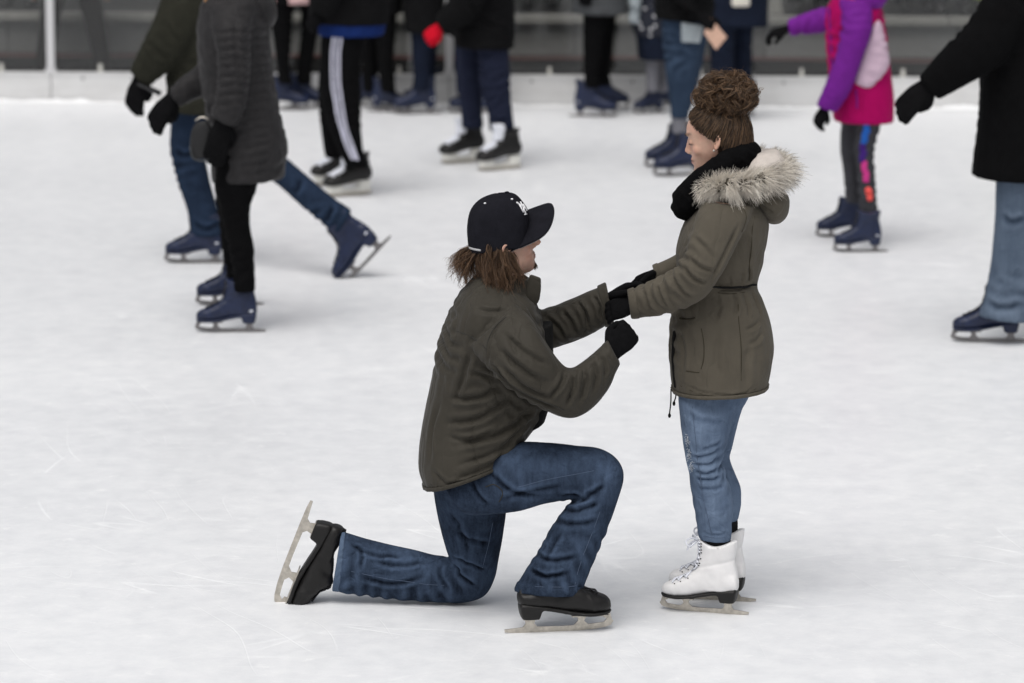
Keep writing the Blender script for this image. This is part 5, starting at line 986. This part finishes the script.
# --- woman in quilted grey coat
b_ = Skater('woman in long grey quilted coat, black leggings and navy skates at the left', 228, 330)
b_.wear('leggings', [[(216, 150, 262, 150, -.07, .10), (215, 182, 258, 182, -.07, .09), (219, 205, 251, 206, -.07, .075), (224, 228, 250, 226, -.07, .062), (229, 250, 254, 248, -.07, .06), (233, 272, 254, 272, -.07, .05), (233, 292, 256, 292, -.07, .05)], [(212, 150, 258, 150, .08, .10), (214, 182, 252, 182, .08, .088), (217, 206, 246, 206, .08, .074), (220, 228, 245, 228, .08, .062), (222, 250, 246, 250, .08, .058), (226, 268, 247, 268, .08, .048), (226, 280, 248, 280, .08, .048)]], M_LEGGING)
qf = [([(205+3*k % 7, y), (222, y+1.5), (240, y-1)], .008, .010) for k, y in enumerate(range(30, 110, 9))] + [([(236, y+3), (258, y+1), (276, y-3)], .008, .009) for y in range(28, 176, 9)]
bc = b_.wear('quilted_coat', [[(212, 182, 284, 178, 0, .175), (211, 150, 287, 148, 0, .18), (207, 115, 281, 114, 0, .175), (200, 80, 274, 78, 0, .17), (197, 45, 270, 42, 0, .185), (199, 15, 268, 12, 0, .20), (206, -10, 262, -12, 0, .17), (216, -28, 252, -30, 0, .09)], [(212, 2, 255, 2, -.13, .085), (213, 32, 250, 32, -.20, .082), (218, 62, 250, 66, -.22, .076), (217, 92, 246, 102, -.22, .068), (211, 116, 236, 128, -.22, .056)], [(205, 40, 230, 60, .17, .07), (196, 66, 210, 92, .20, .066), (182, 77, 194, 101, .18, .056), (169, 90, 179, 107, .16, .046)]], M_QUILT, wr=(0.010, 12, (1, 1, 1.6), 15), folds=qf + [([(238, 15), (236, 50), (246, 90)], .012, .012), ([(213, 100), (208, 108), (206, 118)], .01, .014)])
b_.wear('hood', [[(236, -15, 268, -12, .0, .13), (246, 0, 276, 4, 0, .14), (252, 16, 277, 18, 0, .10), (260, 27, 272, 28, 0, .04)]], M_QUILT, under=False)
b_.glove(223, 122, -.22, (-0.25, -0.05, -1), (0.2, -1, 0), 1, size=1.25, curl=(.18, .2, .22, .25), thumb=.5); b_.glove(173, 98, .16, (-0.62, 0, -0.78), (-0.3, -0.92, 0.2), 1, size=1.2, curl=(.32, .32, .35, .4))
pq = Shape(); pq.strip([(196, 122, 208, 120, -.20, .016), (191, 132, 212, 130, -.20, .024), (190, 148, 213, 148, -.20, .024), (193, 159, 211, 158, -.20, .016)], b_.Y, p=3.2); V, Fq, E = remesh(pq, 0.006, 3); pc = obj('pouch', mesh_from(V, Fq), M_POUCH); tag(pc, 'small dark grey zip pouch hanging at the cuff of the quilted coat', 'pouch')
zz = Shape(); zz.ptube([(190, 147, -.226, .004), (193, 158, -.220, .004), (203, 161, -.216, .004), (211, 158, -.22, .004)], b_.Y, 4, 6); obj('trim', mesh_from(zz.verts(), zz.f), M_GREY_COAT, pc)
z2 = Shape(); z2.ptube([(196, 120, -.216, .0045), (202, 117, -.216, .0045), (208, 119, -.216, .0045)], b_.Y, 3, 6); obj('clasp', mesh_from(z2.verts(), z2.f), M_STEEL, pc)
hs_ = Shape(); hs_.ptube([(222, -60, -.10, .012), (212, -30, -.11, .014), (207, -5, -.11, .012), (206, 14, -.10, .007)], b_.Y, 4, 8); hs_.ptube([(225, -60, -.10, .012), (217, -25, -.115, .014), (211, 0, -.115, .011), (209, 18, -.105, .006)], b_.Y, 4, 8)
obj('hair_lock', mesh_from(hs_.verts(), hs_.f), M_BLOND, b_.e)
b_.skate(229, 332, 'navy', (-1, 0.02, 0), 0.98); b_.skate(228, 305, 'navy', (-1, 0.02, 0), 0.98)
b_.top(225, -62, math.pi, M_BLOND)

# --- far group by the boards, left
c = Skater('person in black leggings and pale pink top by the boards, navy skates pointing right', 297, 110)
c.wear('leggings', [[(268, -8, 296, -6, -.05, .10), (270, 15, 293, 15, -.06, .08), (274, 45, 291, 45, -.07, .062), (277, 68, 290, 68, -.07, .05), (278, 84, 293, 84, -.07, .046)], [(294, -8, 320, -6, .07, .10), (301, 15, 320, 15, .08, .08), (300, 45, 316, 45, .08, .062), (297, 68, 312, 68, .08, .05), (297, 84, 312, 84, .08, .046)]], M_LEGGING)
c.wear('fleece_top', [[(267, 2, 314, 3, 0, .17), (266, -30, 318, -30, 0, .16), (268, -65, 318, -65, 0, .19), (280, -88, 308, -88, 0, .13), (288, -98, 302, -98, 0, .07)], [(272, -80, 296, -76, -.14, .07), (270, -40, 290, -38, -.2, .06), (272, -12, 287, -12, -.18, .05)]], M_PINK)
c.skate(288, 110, 'navy', (1, -0.1, 0), 0.95); c.skate(307, 108, 'navy', (1, -0.1, 0), 0.95); c.glove(280, -14, -.18, (0.1, 0, -1), (0, -1, 0), 1, M_SKIN if False else M_GLOVE); c.top(297, -128, 0.0)

d = Skater('person in black track pants with three white stripes, blue shirt hem and black jacket', 350, 196)
dp = d.wear('track_pants', [[(322, 15, 372, 18, -.05, .12), (321, 35, 366, 40, -.06, .10), (320, 65, 361, 68, -.07, .085), (321, 95, 361, 98, -.07, .078), (328, 125, 361, 126, -.07, .07), (337, 148, 363, 148, -.07, .062), (347, 168, 369, 168, -.07, .06)], [(325, 15, 378, 18, .07, .12), (322, 45, 358, 45, .10, .09), (318, 85, 348, 85, .11, .08), (320, 120, 346, 120, .11, .07), (323, 145, 345, 145, .11, .062), (325, 158, 346, 158, .11, .06)]], M_BLACK)
dN = normals(d.V, d.F)
for k in (-1, 0, 1):
    q = Shape(); L = catmull(np.array([(337+k*4.4, 30), (335+k*4.4, 55), (336+k*4.4, 85), (340+k*4.2, 115), (347+k*3.8, 140), (357+k*3.4, 162)]), 8); idx = on_surface(d.V, L, 4); S = smooth(d.V[idx]+dN[idx]*0.002, np.array([(i, i+1) for i in range(len(L)-1)]), 4); q.tube([tuple(x)+(0.0072,) for x in S], 1, 8); o = obj('white_stripe', mesh_from(q.verts(), q.f), M_STRIPE, dp)
d.wear('shirt', [[(318, 35, 384, 35, 0, .185), (318, 18, 386, 20, 0, .185), (320, -10, 386, -10, 0, .17)]], M_BLUE_SHIRT)
d.wear('jacket', [[(308, 22, 389, 24, 0, .20), (310, -20, 388, -20, 0, .20), (314, -62, 384, -62, 0, .22), (326, -84, 372, -84, 0, .17), (338, -94, 362, -94, 0, .08)], [(332, -75, 362, -72, -.17, .08), (326, -35, 354, -33, -.23, .075), (314, -8, 338, 4, -.22, .062), (308, 8, 326, 18, -.2, .05)]], M_DARK_COAT)
d.glove(317, 14, -.2, (-0.5, 0, -0.85), (-0.4, -0.9, 0), 1, None, 0.8); d.skate(349, 196, 'hockey', (-0.86, -0.50, 0), 1.05); d.skate(336, 185, 'hockey', (-0.86, -0.50, 0), 1.05); d.top(348, -128, math.pi)

e = Skater('person in plain black trousers half hidden behind the striped track pants', 388, 112)
e.wear('trousers', [[(374, 0, 398, 0, -.06, .09), (375, 30, 396, 30, -.06, .08), (377, 60, 394, 60, -.06, .066), (380, 82, 395, 82, -.06, .055), (381, 92, 396, 92, -.06, .055)], [(360, 0, 384, 0, .08, .09), (360, 30, 380, 30, .08, .08), (361, 60, 378, 60, .08, .066), (363, 92, 378, 92, .08, .055)]], M_BLACK)
e.wear('jacket', [[(356, 12, 402, 14, 0, .18), (356, -25, 404, -25, 0, .18), (358, -60, 402, -60, 0, .2), (368, -82, 394, -82, 0, .14), (375, -90, 388, -90, 0, .07)]], M_DARK_COAT)
e.skate(390, 112, 'navy', (0.97, -0.2, 0), 0.92); e.skate(372, 107, 'navy', (0.97, -0.2, 0), 0.92); e.top(381, -122, 0.0)

f = Skater('person in dark navy jeans and short dark jacket with one blue skate turned left', 420, 114)
f.wear('jeans', [[(406, 5, 438, 8, -.03, .11), (411, 32, 433, 34, -.04, .085), (412, 58, 431, 58, -.04, .07), (414, 80, 430, 80, -.04, .058), (414, 90, 430, 90, -.04, .056)], [(412, 5, 442, 8, .12, .10), (418, 32, 438, 34, .14, .08), (420, 60, 436, 60, .14, .066), (421, 88, 435, 88, .14, .055)]], M_NAVY_DENIM)
f.wear('jacket', [[(404, 31, 441, 33, 0, .17), (403, -5, 444, -3, 0, .18), (404, -45, 444, -45, 0, .2), (414, -68, 434, -68, 0, .13), (419, -76, 430, -76, 0, .07)]], M_DARK_COAT)
f.skate(416, 114, 'navy', (-0.98, -0.1, 0), 1.0); f.skate(424, 104, 'navy', (-0.98, -0.1, 0), 1.0); f.top(422, -106, math.pi)

g = Skater('person with red gloves, dark jacket, navy sweatpants and white-laced hockey skates', 482, 165)
g.wear('sweatpants', [[(460, 20, 492, 20, .06, .11), (459, 50, 485, 50, .07, .09), (459, 85, 483, 85, .08, .08), (461, 108, 482, 108, .08, .07), (461, 128, 484, 128, .08, .072)], [(474, 20, 504, 20, -.06, .11), (477, 50, 509, 50, -.085, .092), (480, 85, 510, 86, -.09, .084), (487, 108, 512, 108, -.09, .072), (489, 131, 515, 131, -.09, .075)]], M_NAVY_PANT, folds=[([(488, 118), (500, 122), (512, 118)], .014, .014), ([(462, 116), (472, 120), (482, 117)], .014, .014)])
g.wear('jacket', [[(455, 46, 514, 48, -.01, .215), (452, 15, 515, 18, 0, .21), (455, -25, 514, -22, 0, .21), (463, -58, 512, -56, 0, .22), (474, -80, 502, -78, 0, .15), (482, -88, 496, -88, 0, .08)], [(482, -65, 508, -50, -.18, .08), (466, -30, 492, -12, -.24, .075), (448, 0, 470, 22, -.24, .068), (434, 18, 446, 36, -.22, .052)]], M_DARK_COAT, folds=[([(470, 5), (485, 20), (500, 30)], .015, .013), ([(462, -10), (470, 5), (478, 12)], .012, .012)])
g.glove(440, 27, -.22, (-0.75, 0, -0.65), (-0.5, -0.8, 0.2), 1, M_RED, 1.05, (1.0, 1.0, 1.0, 1.0)); g.glove(462, 10, .2, (-0.9, 0, -0.3), (0, 0.5, 0.8), 1, M_RED, 1.0)
g.skate(463, 163, 'hockey', (-0.86, -0.50, 0), 1.05); g.skate(500, 170, 'hockey', (-0.86, -0.50, 0), 1.05); g.top(490, -120, math.pi)

h = Skater('person in dark navy clothes mostly hidden behind the red-gloved skater', 466, 113)
h.wear('trousers', [[(452, 0, 476, 0, -.06, .10), (454, 40, 472, 40, -.06, .08), (456, 85, 470, 85, -.06, .055), (456, 94, 470, 94, -.06, .055)], [(468, 0, 492, 0, .08, .10), (470, 40, 488, 40, .08, .08), (472, 94, 486, 94, .08, .055)]], M_NAVY_PANT)
h.wear('jacket', [[(449, 36, 490, 38, 0, .17), (448, 0, 492, 0, 0, .18), (450, -45, 490, -45, 0, .2), (460, -68, 480, -68, 0, .13), (465, -76, 475, -76, 0, .07)]], M_DARK_COAT)
h.skate(470, 113, 'navy', (-0.98, -0.1, 0), 0.92); h.skate(478, 108, 'navy', (-0.98, -0.1, 0), 0.92); h.top(470, -106, math.pi)

i_ = Skater('person in grey wool coat, black leggings and navy skates by the boards', 597, 116)
i_.wear('leggings', [[(580, -5, 612, -5, -.06, .10), (583, 18, 608, 18, -.06, .085), (583, 48, 604, 48, -.06, .066), (584, 72, 600, 72, -.06, .056), (584, 88, 600, 88, -.06, .056)], [(592, -5, 622, -5, .08, .10), (598, 18, 616, 18, .08, .08), (598, 48, 613, 48, .08, .06), (597, 72, 610, 72, .08, .05), (597, 86, 610, 86, .08, .05)]], M_LEGGING)
i_.wear('coat', [[(571, 13, 628, 14, 0, .19), (573, -25, 626, -25, 0, .18), (573, -65, 626, -65, 0, .2), (584, -90, 614, -90, 0, .14), (592, -98, 606, -98, 0, .07)], [(578, -80, 600, -76, -.16, .07), (576, -45, 596, -42, -.2, .062), (578, -14, 592, -12, -.2, .05)]], M_GREY_COAT)
i_.skate(594, 117, 'navy', (0.98, -0.12, 0), 0.98); i_.skate(607, 109, 'navy', (0.98, -0.12, 0), 0.98); i_.glove(585, -14, -.2, (0, 0, -1), (0, -1, 0), 1); i_.top(599, -128, 0.0)

j = Skater('child in dark white-dotted dress, grey socks and small dark skates', 650, 114)
j.wear('sock', [[(644, 40, 661, 40, -.03, .06), (645, 60, 660, 60, -.03, .052), (646, 78, 659, 78, -.03, .046), (646, 92, 659, 92, -.03, .046)]], M_GREY_SOCK); j.wear('sock', [[(654, 40, 672, 40, .08, .06), (656, 60, 671, 60, .08, .052), (657, 92, 670, 92, .08, .046)]], M_GREY_SOCK)
jd = j.wear('dress', [[(638, 59, 672, 59, 0, .15), (636, 38, 670, 38, 0, .15), (630, 20, 668, 20, 0, .15), (630, -8, 666, -8, 0, .14), (634, -35, 664, -35, 0, .15), (642, -50, 658, -50, 0, .08)]], M_NAVY_DENIM)
m, n, l, bs = new_mat('white_dotted_navy'); tc = n.new('ShaderNodeTexCoord'); vo = n.new('ShaderNodeTexVoronoi'); vo.inputs['Scale'].default_value = 22; l.new(tc.outputs['Object'], vo.inputs['Vector']); rr = ramp(n, [(0.20, (0.5, 0.5, 0.52)), (0.30, (0.010, 0.012, 0.022))]); l.new(vo.outputs['Distance'], rr.inputs[0]); l.new(rr.outputs[0], bs.inputs['Base Color']); bs.inputs['Roughness'].default_value = 0.9
j.wear('tunic', [[(634, 34, 671, 36, 0, .165), (629, 18, 670, 18, 0, .165), (629, -8, 668, -8, 0, .155), (633, -36, 666, -36, 0, .165), (642, -52, 660, -52, 0, .08)]], m)
j.wear('sleeve', [[(636, -42, 652, -36, -.12, .06), (630, -15, 644, -12, -.17, .055), (628, 6, 640, 10, -.16, .05)]], M_PALE_CLOTH); j.glove(634, 8, -.16, (0, 0, -1), (0, -1, 0), 1, M_PALE_CLOTH, 0.8)
j.skate(649, 113, 'navy', (-0.9, -0.4, 0), 0.75); j.skate(662, 108, 'navy', (-0.9, -0.4, 0), 0.75); j.top(650, -78, math.pi, M_KNIT_HAT, 0.92)

k_ = Skater('person in light blue jeans and black jacket holding a paper, behind the bun of hair', 676, 174)
kj = k_.wear('jeans', [[(662, 8, 706, 10, -.06, .11), (662, 30, 704, 32, -.07, .10), (664, 55, 700, 57, -.07, .085), (667, 85, 696, 86, -.07, .068), (670, 105, 690, 106, -.07, .056), (670, 118, 689, 118, -.07, .05)], [(664, 8, 712, 10, .08, .11), (668, 45, 706, 46, .09, .09), (672, 85, 698, 86, .09, .066), (672, 112, 690, 112, .09, .05)]], M_LIGHT_DENIM)
k_.wear('sock', [[(671, 112, 688, 112, -.07, .043), (671, 122, 687, 122, -.07, .042), (672, 134, 690, 134, -.07, .045)]], M_GREY_SOCK); k_.wear('sock', [[(672, 108, 688, 108, .09, .042), (672, 126, 688, 126, .09, .042)]], M_GREY_SOCK)
k_.wear('jacket', [[(655, 18, 714, 20, 0, .20), (653, -20, 715, -18, 0, .2), (656, -62, 714, -60, 0, .22), (668, -86, 700, -84, 0, .15), (676, -94, 692, -94, 0, .08)], [(668, -70, 696, -66, -.18, .08), (662, -30, 690, -26, -.24, .075), (672, -4, 696, 8, -.26, .066), (692, 10, 704, 24, -.26, .05)]], M_DARK_COAT)
k_.glove(699, 16, -.26, (0.85, 0, -0.5), (0.2, -0.9, 0.4), 1, None, 1.1, (0.7, 0.7, 0.7, 0.7))
pt = Shape(); pt.strip([(681, 22, 704, 26, -.19, .010), (681, 42, 700, 43, -.185, .010)], k_.Y, p=4); V, Fq, E = remesh(pt, 0.006, 2); obj('pocket_cloth', mesh_from(V, Fq), M_PALE_CLOTH, kj)
q = np.array([P(711, 18, k_.Y-.27), P(727, 37, k_.Y-.27), P(716, 50, k_.Y-.29), P(704, 33, k_.Y-.29)]); pp = Shape(); pp.add(np.vstack([q, q+np.array([0, 0.004, 0])]), [(3, 2, 1, 0), (4, 5, 6, 7), (0, 1, 5, 4), (1, 2, 6, 5), (2, 3, 7, 6), (3, 0, 4, 7)]); o = obj('paper', mesh_from(pp.verts(), pp.f, False), M_PAPER); tag(o, 'tan folded paper held in the black glove above the woman\'s bun', 'paper')
k_.skate(680, 176, 'navy', (-0.97, -0.2, 0), 1.05); k_.skate(671, 167, 'navy', (-0.97, -0.2, 0), 1.05); k_.top(684, -128, math.pi)

l_ = Skater('person in wide dark trousers and navy jacket with a cream hem, behind the paper', 733, 120)
l_.wear('trousers', [[(707, 10, 738, 10, -.06, .11), (709, 40, 735, 40, -.07, .10), (711, 75, 734, 75, -.07, .085), (714, 100, 734, 100, -.07, .07)], [(728, 10, 756, 10, .08, .11), (729, 40, 752, 40, .09, .1), (731, 75, 752, 75, .09, .085), (733, 100, 752, 100, .09, .07)]], M_NAVY_DENIM)
l_.wear('jacket', [[(704, 24, 768, 26, 0, .20), (706, -10, 768, -8, 0, .19), (708, -52, 764, -52, 0, .21), (720, -76, 750, -76, 0, .14), (728, -86, 744, -86, 0, .07)]], M_NAVY_DENIM)
l_.wear('knit_panel', [[(725, 6, 754, 6, -.10, .105), (726, -6, 753, -6, -.10, .105), (728, -30, 750, -30, -.10, .105)]], M_CREAM, under=False)
l_.skate(722, 121, 'navy', (-0.6, -0.8, 0), 0.95); l_.skate(744, 116, 'navy', (-0.5, -0.85, 0), 0.95); l_.top(736, -116, -math.pi/2)

# --- child in purple and magenta ski jacket
m_ = Skater('child in purple and magenta ski jacket with pale side panel and colour-striped trousers', 858, 246)
mp = m_.wear('ski_trousers', [[(842, 95, 878, 95, .05, .09), (841, 125, 862, 127, .06, .075), (840, 150, 859, 152, .07, .068), (843, 170, 860, 172, .07, .06), (846, 203, 862, 203, .07, .05)], [(852, 95, 884, 95, -.05, .09), (856, 125, 880, 125, -.06, .08), (854, 150, 874, 152, -.06, .068), (857, 175, 875, 176, -.06, .06), (860, 218, 878, 218, -.06, .05)]], M_DARK_GREY_PANT)
mN = normals(m_.V, m_.F)
for nm, mat_, pts, r in (('blue_stripe', wool('bright_blue', lin(40, 90, 170)), [(866, 122), (865, 134), (863, 143)], .022), ('violet_stripe', wool('deep_violet', lin(62, 38, 110)), [(862, 146), (861, 154), (862, 162)], .022), ('pink_stripe', wool('hot_pink', lin(190, 60, 130)), [(863, 163), (865, 174), (867, 185)], .020), ('coral_stripe', wool('coral', lin(255, 96, 90)), [(868, 189), (869, 194), (869, 199)], .019)):
    idx = on_surface(m_.V, catmull(np.array(pts, float), 4), 3); q = Shape(); q.tube([tuple(m_.V[x]-mN[x]*(r*0.72))+(r,) for x in idx], 1, 12); obj(nm, mesh_from(q.verts(), q.f), mat_, mp)
mj = m_.wear('ski_jacket', [[(833, 121, 894, 122, 0, .165), (831, 95, 894, 95, 0, .165), (828, 65, 890, 65, 0, .16), (826, 35, 886, 35, 0, .165), (827, 10, 881, 8, 0, .18), (836, -8, 874, -10, 0, .14), (846, -16, 866, -18, 0, .08)]], M_MAGENTA, amp=0.12, folds=[([(862, 95), (861, 108), (862, 118)], .008, .010), ([(840, 40), (838, 70), (842, 100)], .012, .008)])
m_.wear('sleeve', [[(838, -2, 872, 0, -.12, .08), (842, 25, 872, 28, -.175, .078), (836, 55, 862, 60, -.185, .07), (826, 82, 851, 90, -.18, .066), (816, 106, 836, 113, -.16, .05)], [(852, -6, 838, 22, .13, .07), (830, 5, 826, 32, .16, .068), (808, 12, 808, 34, .18, .06), (787, 20, 789, 36, .18, .05)]], M_PURPLE, amp=0.2)
m_.wear('hood', [[(838, -12, 886, -14, 0, .15), (836, 0, 887, -2, 0, .17), (846, 8, 880, 8, 0, .15)]], M_PURPLE, under=False)
m_.wear('side_panel', [[(873, 22, 879, 18, -.09, .10), (862, 48, 886, 44, -.09, .092), (853, 70, 888, 66, -.09, .092), (852, 82, 874, 84, -.09, .090), (862, 86, 867, 87, -.09, .086)]], M_PALE_PANEL, under=False, p=3)
q = Shape(); q.ptube([(856, 90, -.170, .004), (857, 100, -.172, .004), (857, 108, -.172, .004)], m_.Y, 3, 6); obj('zip', mesh_from(q.verts(), q.f), M_PURPLE, m_.e)
q = Shape(); q.ptube([(829, 8, -.09, .006), (831, 40, -.085, .006), (833, 80, -.085, .006)], m_.Y, 3, 6); obj('zip', mesh_from(q.verts(), q.f), M_PURPLE, m_.e)
m_.glove(825, 108, -.16, (-0.45, 0, -0.9), (-0.6, -0.7, 0.2), 1, None, 0.85); m_.glove(787, 29, .18, (-0.95, 0, -0.25), (0, -0.2, 1), 1, None, 0.9)
m_.skate(859, 252, 'navy', (-0.99, 0.02, 0), 0.86); m_.skate(841, 237, 'navy', (-0.99, 0.02, 0), 0.86); m_.top(856, -40, math.pi, M_KNIT_HAT, 0.95)

# --- man in black coat at the right edge
r_ = Skater('man in long black coat and pale grey-blue jeans at the right edge', 992, 342)
r_.wear('jeans', [[(998, 120, 1052, 120, -.04, .13), (996, 180, 1044, 180, -.05, .11), (995, 220, 1036, 220, -.05, .095), (991, 260, 1032, 260, -.05, .09), (985, 295, 1030, 296, -.05, .088), (979, 316, 1030, 322, -.05, .088)], [(1020, 120, 1075, 120, .10, .13), (1030, 180, 1072, 180, .12, .11), (1040, 220, 1078, 220, .12, .1), (1052, 270, 1090, 270, .12, .09), (1060, 305, 1100, 305, .12, .088)]], M_DENIM_R, wr=(0.010, 9, (1, 1, 0.5), 8), folds=[([(998, 215), (1010, 222), (1028, 218)], .014, .014), ([(985, 300), (1000, 308), (1022, 304)], .014, .014)])
r_.wear('coat', [[(971, 176, 1085, 180, 0, .22), (978, 120, 1082, 120, 0, .2), (981, 60, 1080, 60, 0, .2), (985, 5, 1080, 5, 0, .22), (998, -30, 1070, -30, 0, .2), (1015, -50, 1052, -50, 0, .10)], [(992, -20, 1030, 20, -.15, .09), (968, 22, 1004, 62, -.2, .085), (940, 52, 968, 84, -.2, .075), (918, 78, 938, 100, -.18, .056)]], M_LEGGING)
r_.glove(930, 84, -.18, (-0.72, 0, -0.68), (-0.3, -0.92, 0.3), 1, None, 1.3, (.25, .27, .3, .33)); r_.glove(1090, 120, .1, (0, 0, -1), (1, 0, 0), 1)
r_.skate(988, 342, 'navy', (-0.99, 0.05, 0), 1.06); r_.skate(1066, 326, 'navy', (-0.99, 0.05, 0), 1.06); r_.top(1028, -92, math.pi, M_KNIT_HAT, 1.0)

# ------------------------------------------------------------------ spectators behind the boards, of whom little more than legs shows
def spectator(px, label, coat, legs, foot_d, z0, stride=0.0, scale=1.0, coat_h=(0.85, 1.45), shoe=None):
    s0, _ = s_of(px, 10, foot_d); o = B0+BDIR*s0+BN*foot_d; e = empty('person', (o[0], o[1], z0), label, 'person'); s = Shape(); h = scale
    def T(l): return [(o[0]+a*h, o[1]+b_*h, z0+z*h, r*h) for a, b_, z, r in l]
    for sg in (-1, 1): s.tube(T([(sg*(.09+stride), sg*.03, .06, .055), (sg*(.09+stride*.6), sg*.02, .45, .068), (sg*.09, 0, .85, .085), (sg*.07, 0, .98, .085)]), 3, 14)
    V, Fq, E = remesh(s, 0.016, 3); V = V+normals(V, Fq)*(soft_wrinkles(V, .008, 10, (1, 1, .7), int(px)))[:, None]; obj('trousers', mesh_from(V, Fq), legs, e)
    s = Shape(); th = np.arange(20)*2*math.pi/20
    s.rings([np.stack([o[0]+h*rx*np.cos(th), o[1]+h*ry*np.sin(th), np.full(20, z0+z*h)], 1) for z, rx, ry in ((coat_h[0], .20, .15), (1.1, .19, .14), (1.35, .22, .14), (1.45, .16, .10), (1.5, .07, .07))])
    for sg in (-1, 1): s.tube(T([(sg*.2, 0, 1.38, .065), (sg*.26, .01, 1.1, .055), (sg*.25, -.05, .86, .045)]), 3, 12)
    V, Fq, E = remesh(s, 0.016, 3); V = V+normals(V, Fq)*(soft_wrinkles(V, .010, 9, (1, 1, .7), int(px)+1))[:, None]; obj('coat', mesh_from(V, Fq), coat, e)
    s = Shape()
    for sg in (-1, 1): s.tube(T([(sg*.25, -.05, .86, .03), (sg*.25, -.06, .78, .035), (sg*.25, -.06, .70, .025)]), 3, 10)
    s.tube(T([(0, 0, .9, .10), (0, 0, 1.3, .12), (0, 0, 1.46, .06), (0, 0, 1.6, .05)]), 3, 12)
    for sg in (-1, 1): s.tube(T([(sg*.06, 0, 1.36, .05), (sg*.2, 0, 1.36, .04), (sg*.26, .01, 1.1, .035), (sg*.25, -.05, .84, .03)]), 3, 10); s.tube(T([(sg*.06, 0, .95, .06), (sg*.09, 0, .85, .05), (sg*(.09+stride*.6), sg*.02, .45, .04), (sg*(.09+stride), sg*.03, .07, .035)]), 3, 10)
    H = head_matrix((o[0], o[1], z0+1.66*h), -math.pi/2, -0.1, 0, h); s.extend(head_shape().xform(H)); V, Fq, E = remesh(s, 0.013, 2); me = mesh_from(V, Fq); color_attr(me, 'Col', np.clip(paint_head(V, H, (0.5, 0.31, 0.23)), 0, 1)); obj('body', me, M_SKIN, e)
    for sg in (-1, 1):
        q = Shape(); q.rings(loft([(-.08, .0, .07, .03), (-.04, 0, .10, .036), (.04, 0, .09, .04), (.12, 0, .07, .042), (.17, .004, .045, .028)], p=3)); R_ = Matrix.Translation((o[0]+sg*(.09+stride)*h, o[1]+sg*.03*h, z0)) @ Matrix.Rotation(-math.pi/2, 4, 'Z'); q.xform(R_); obj('shoe', mesh_from(q.verts(), q.f), M_BLACK_LEATHER, e)
    q = Shape(); q.ellipsoid((-0.012, 0, 0.152), (0.108, 0.086, 0.084), None, 20, 12); q.ellipsoid((-0.05, 0, 0.10), (0.07, 0.080, 0.09), None, 20, 12); q.xform(H); V, Fq, E = remesh(q, 0.010, 3); obj('hair', mesh_from(V, Fq), M_HAIR_B, e)
M_BROWN = wool('dark_brown_trouser', lin(34, 30, 28)); M_NAVY_COAT = wool('navy_coat', lin(20, 22, 38)); M_GREY2 = wool('slate_coat', lin(52, 52, 56)); zt = z_cop_bot-0.02
spectator(72, 'spectator in black with legs apart behind the screen beside the leftmost post', M_BLACK, M_BROWN, 0.42, -0.028, 0.13, 1.0)
spectator(808, 'spectator in black standing on the terrace above the purple sleeve', M_BLACK, M_LEGGING, WD+1.2, zt)
spectator(915, 'spectator in navy standing on the terrace right of the child', M_NAVY_COAT, M_NAVY_COAT, WD+1.3, zt)
spectator(952, 'spectator in slate grey standing on the terrace near the right edge', M_GREY2, M_GREY2, WD+1.1, zt)
spectator(985, 'spectator in long yellow-green coat on the terrace at the right', M_HIVIS, M_BLACK, WD+1.5, zt, 0, 1.0, (0.05, 1.45))
spectator(540, 'spectator in dark grey on the terrace right of the red-gloved skater', M_GREY2, M_KNIT_HAT, WD+1.6, zt)
spectator(20, 'spectator in black on the terrace at the far left', M_BLACK, M_LEGGING, WD+1.2, zt)
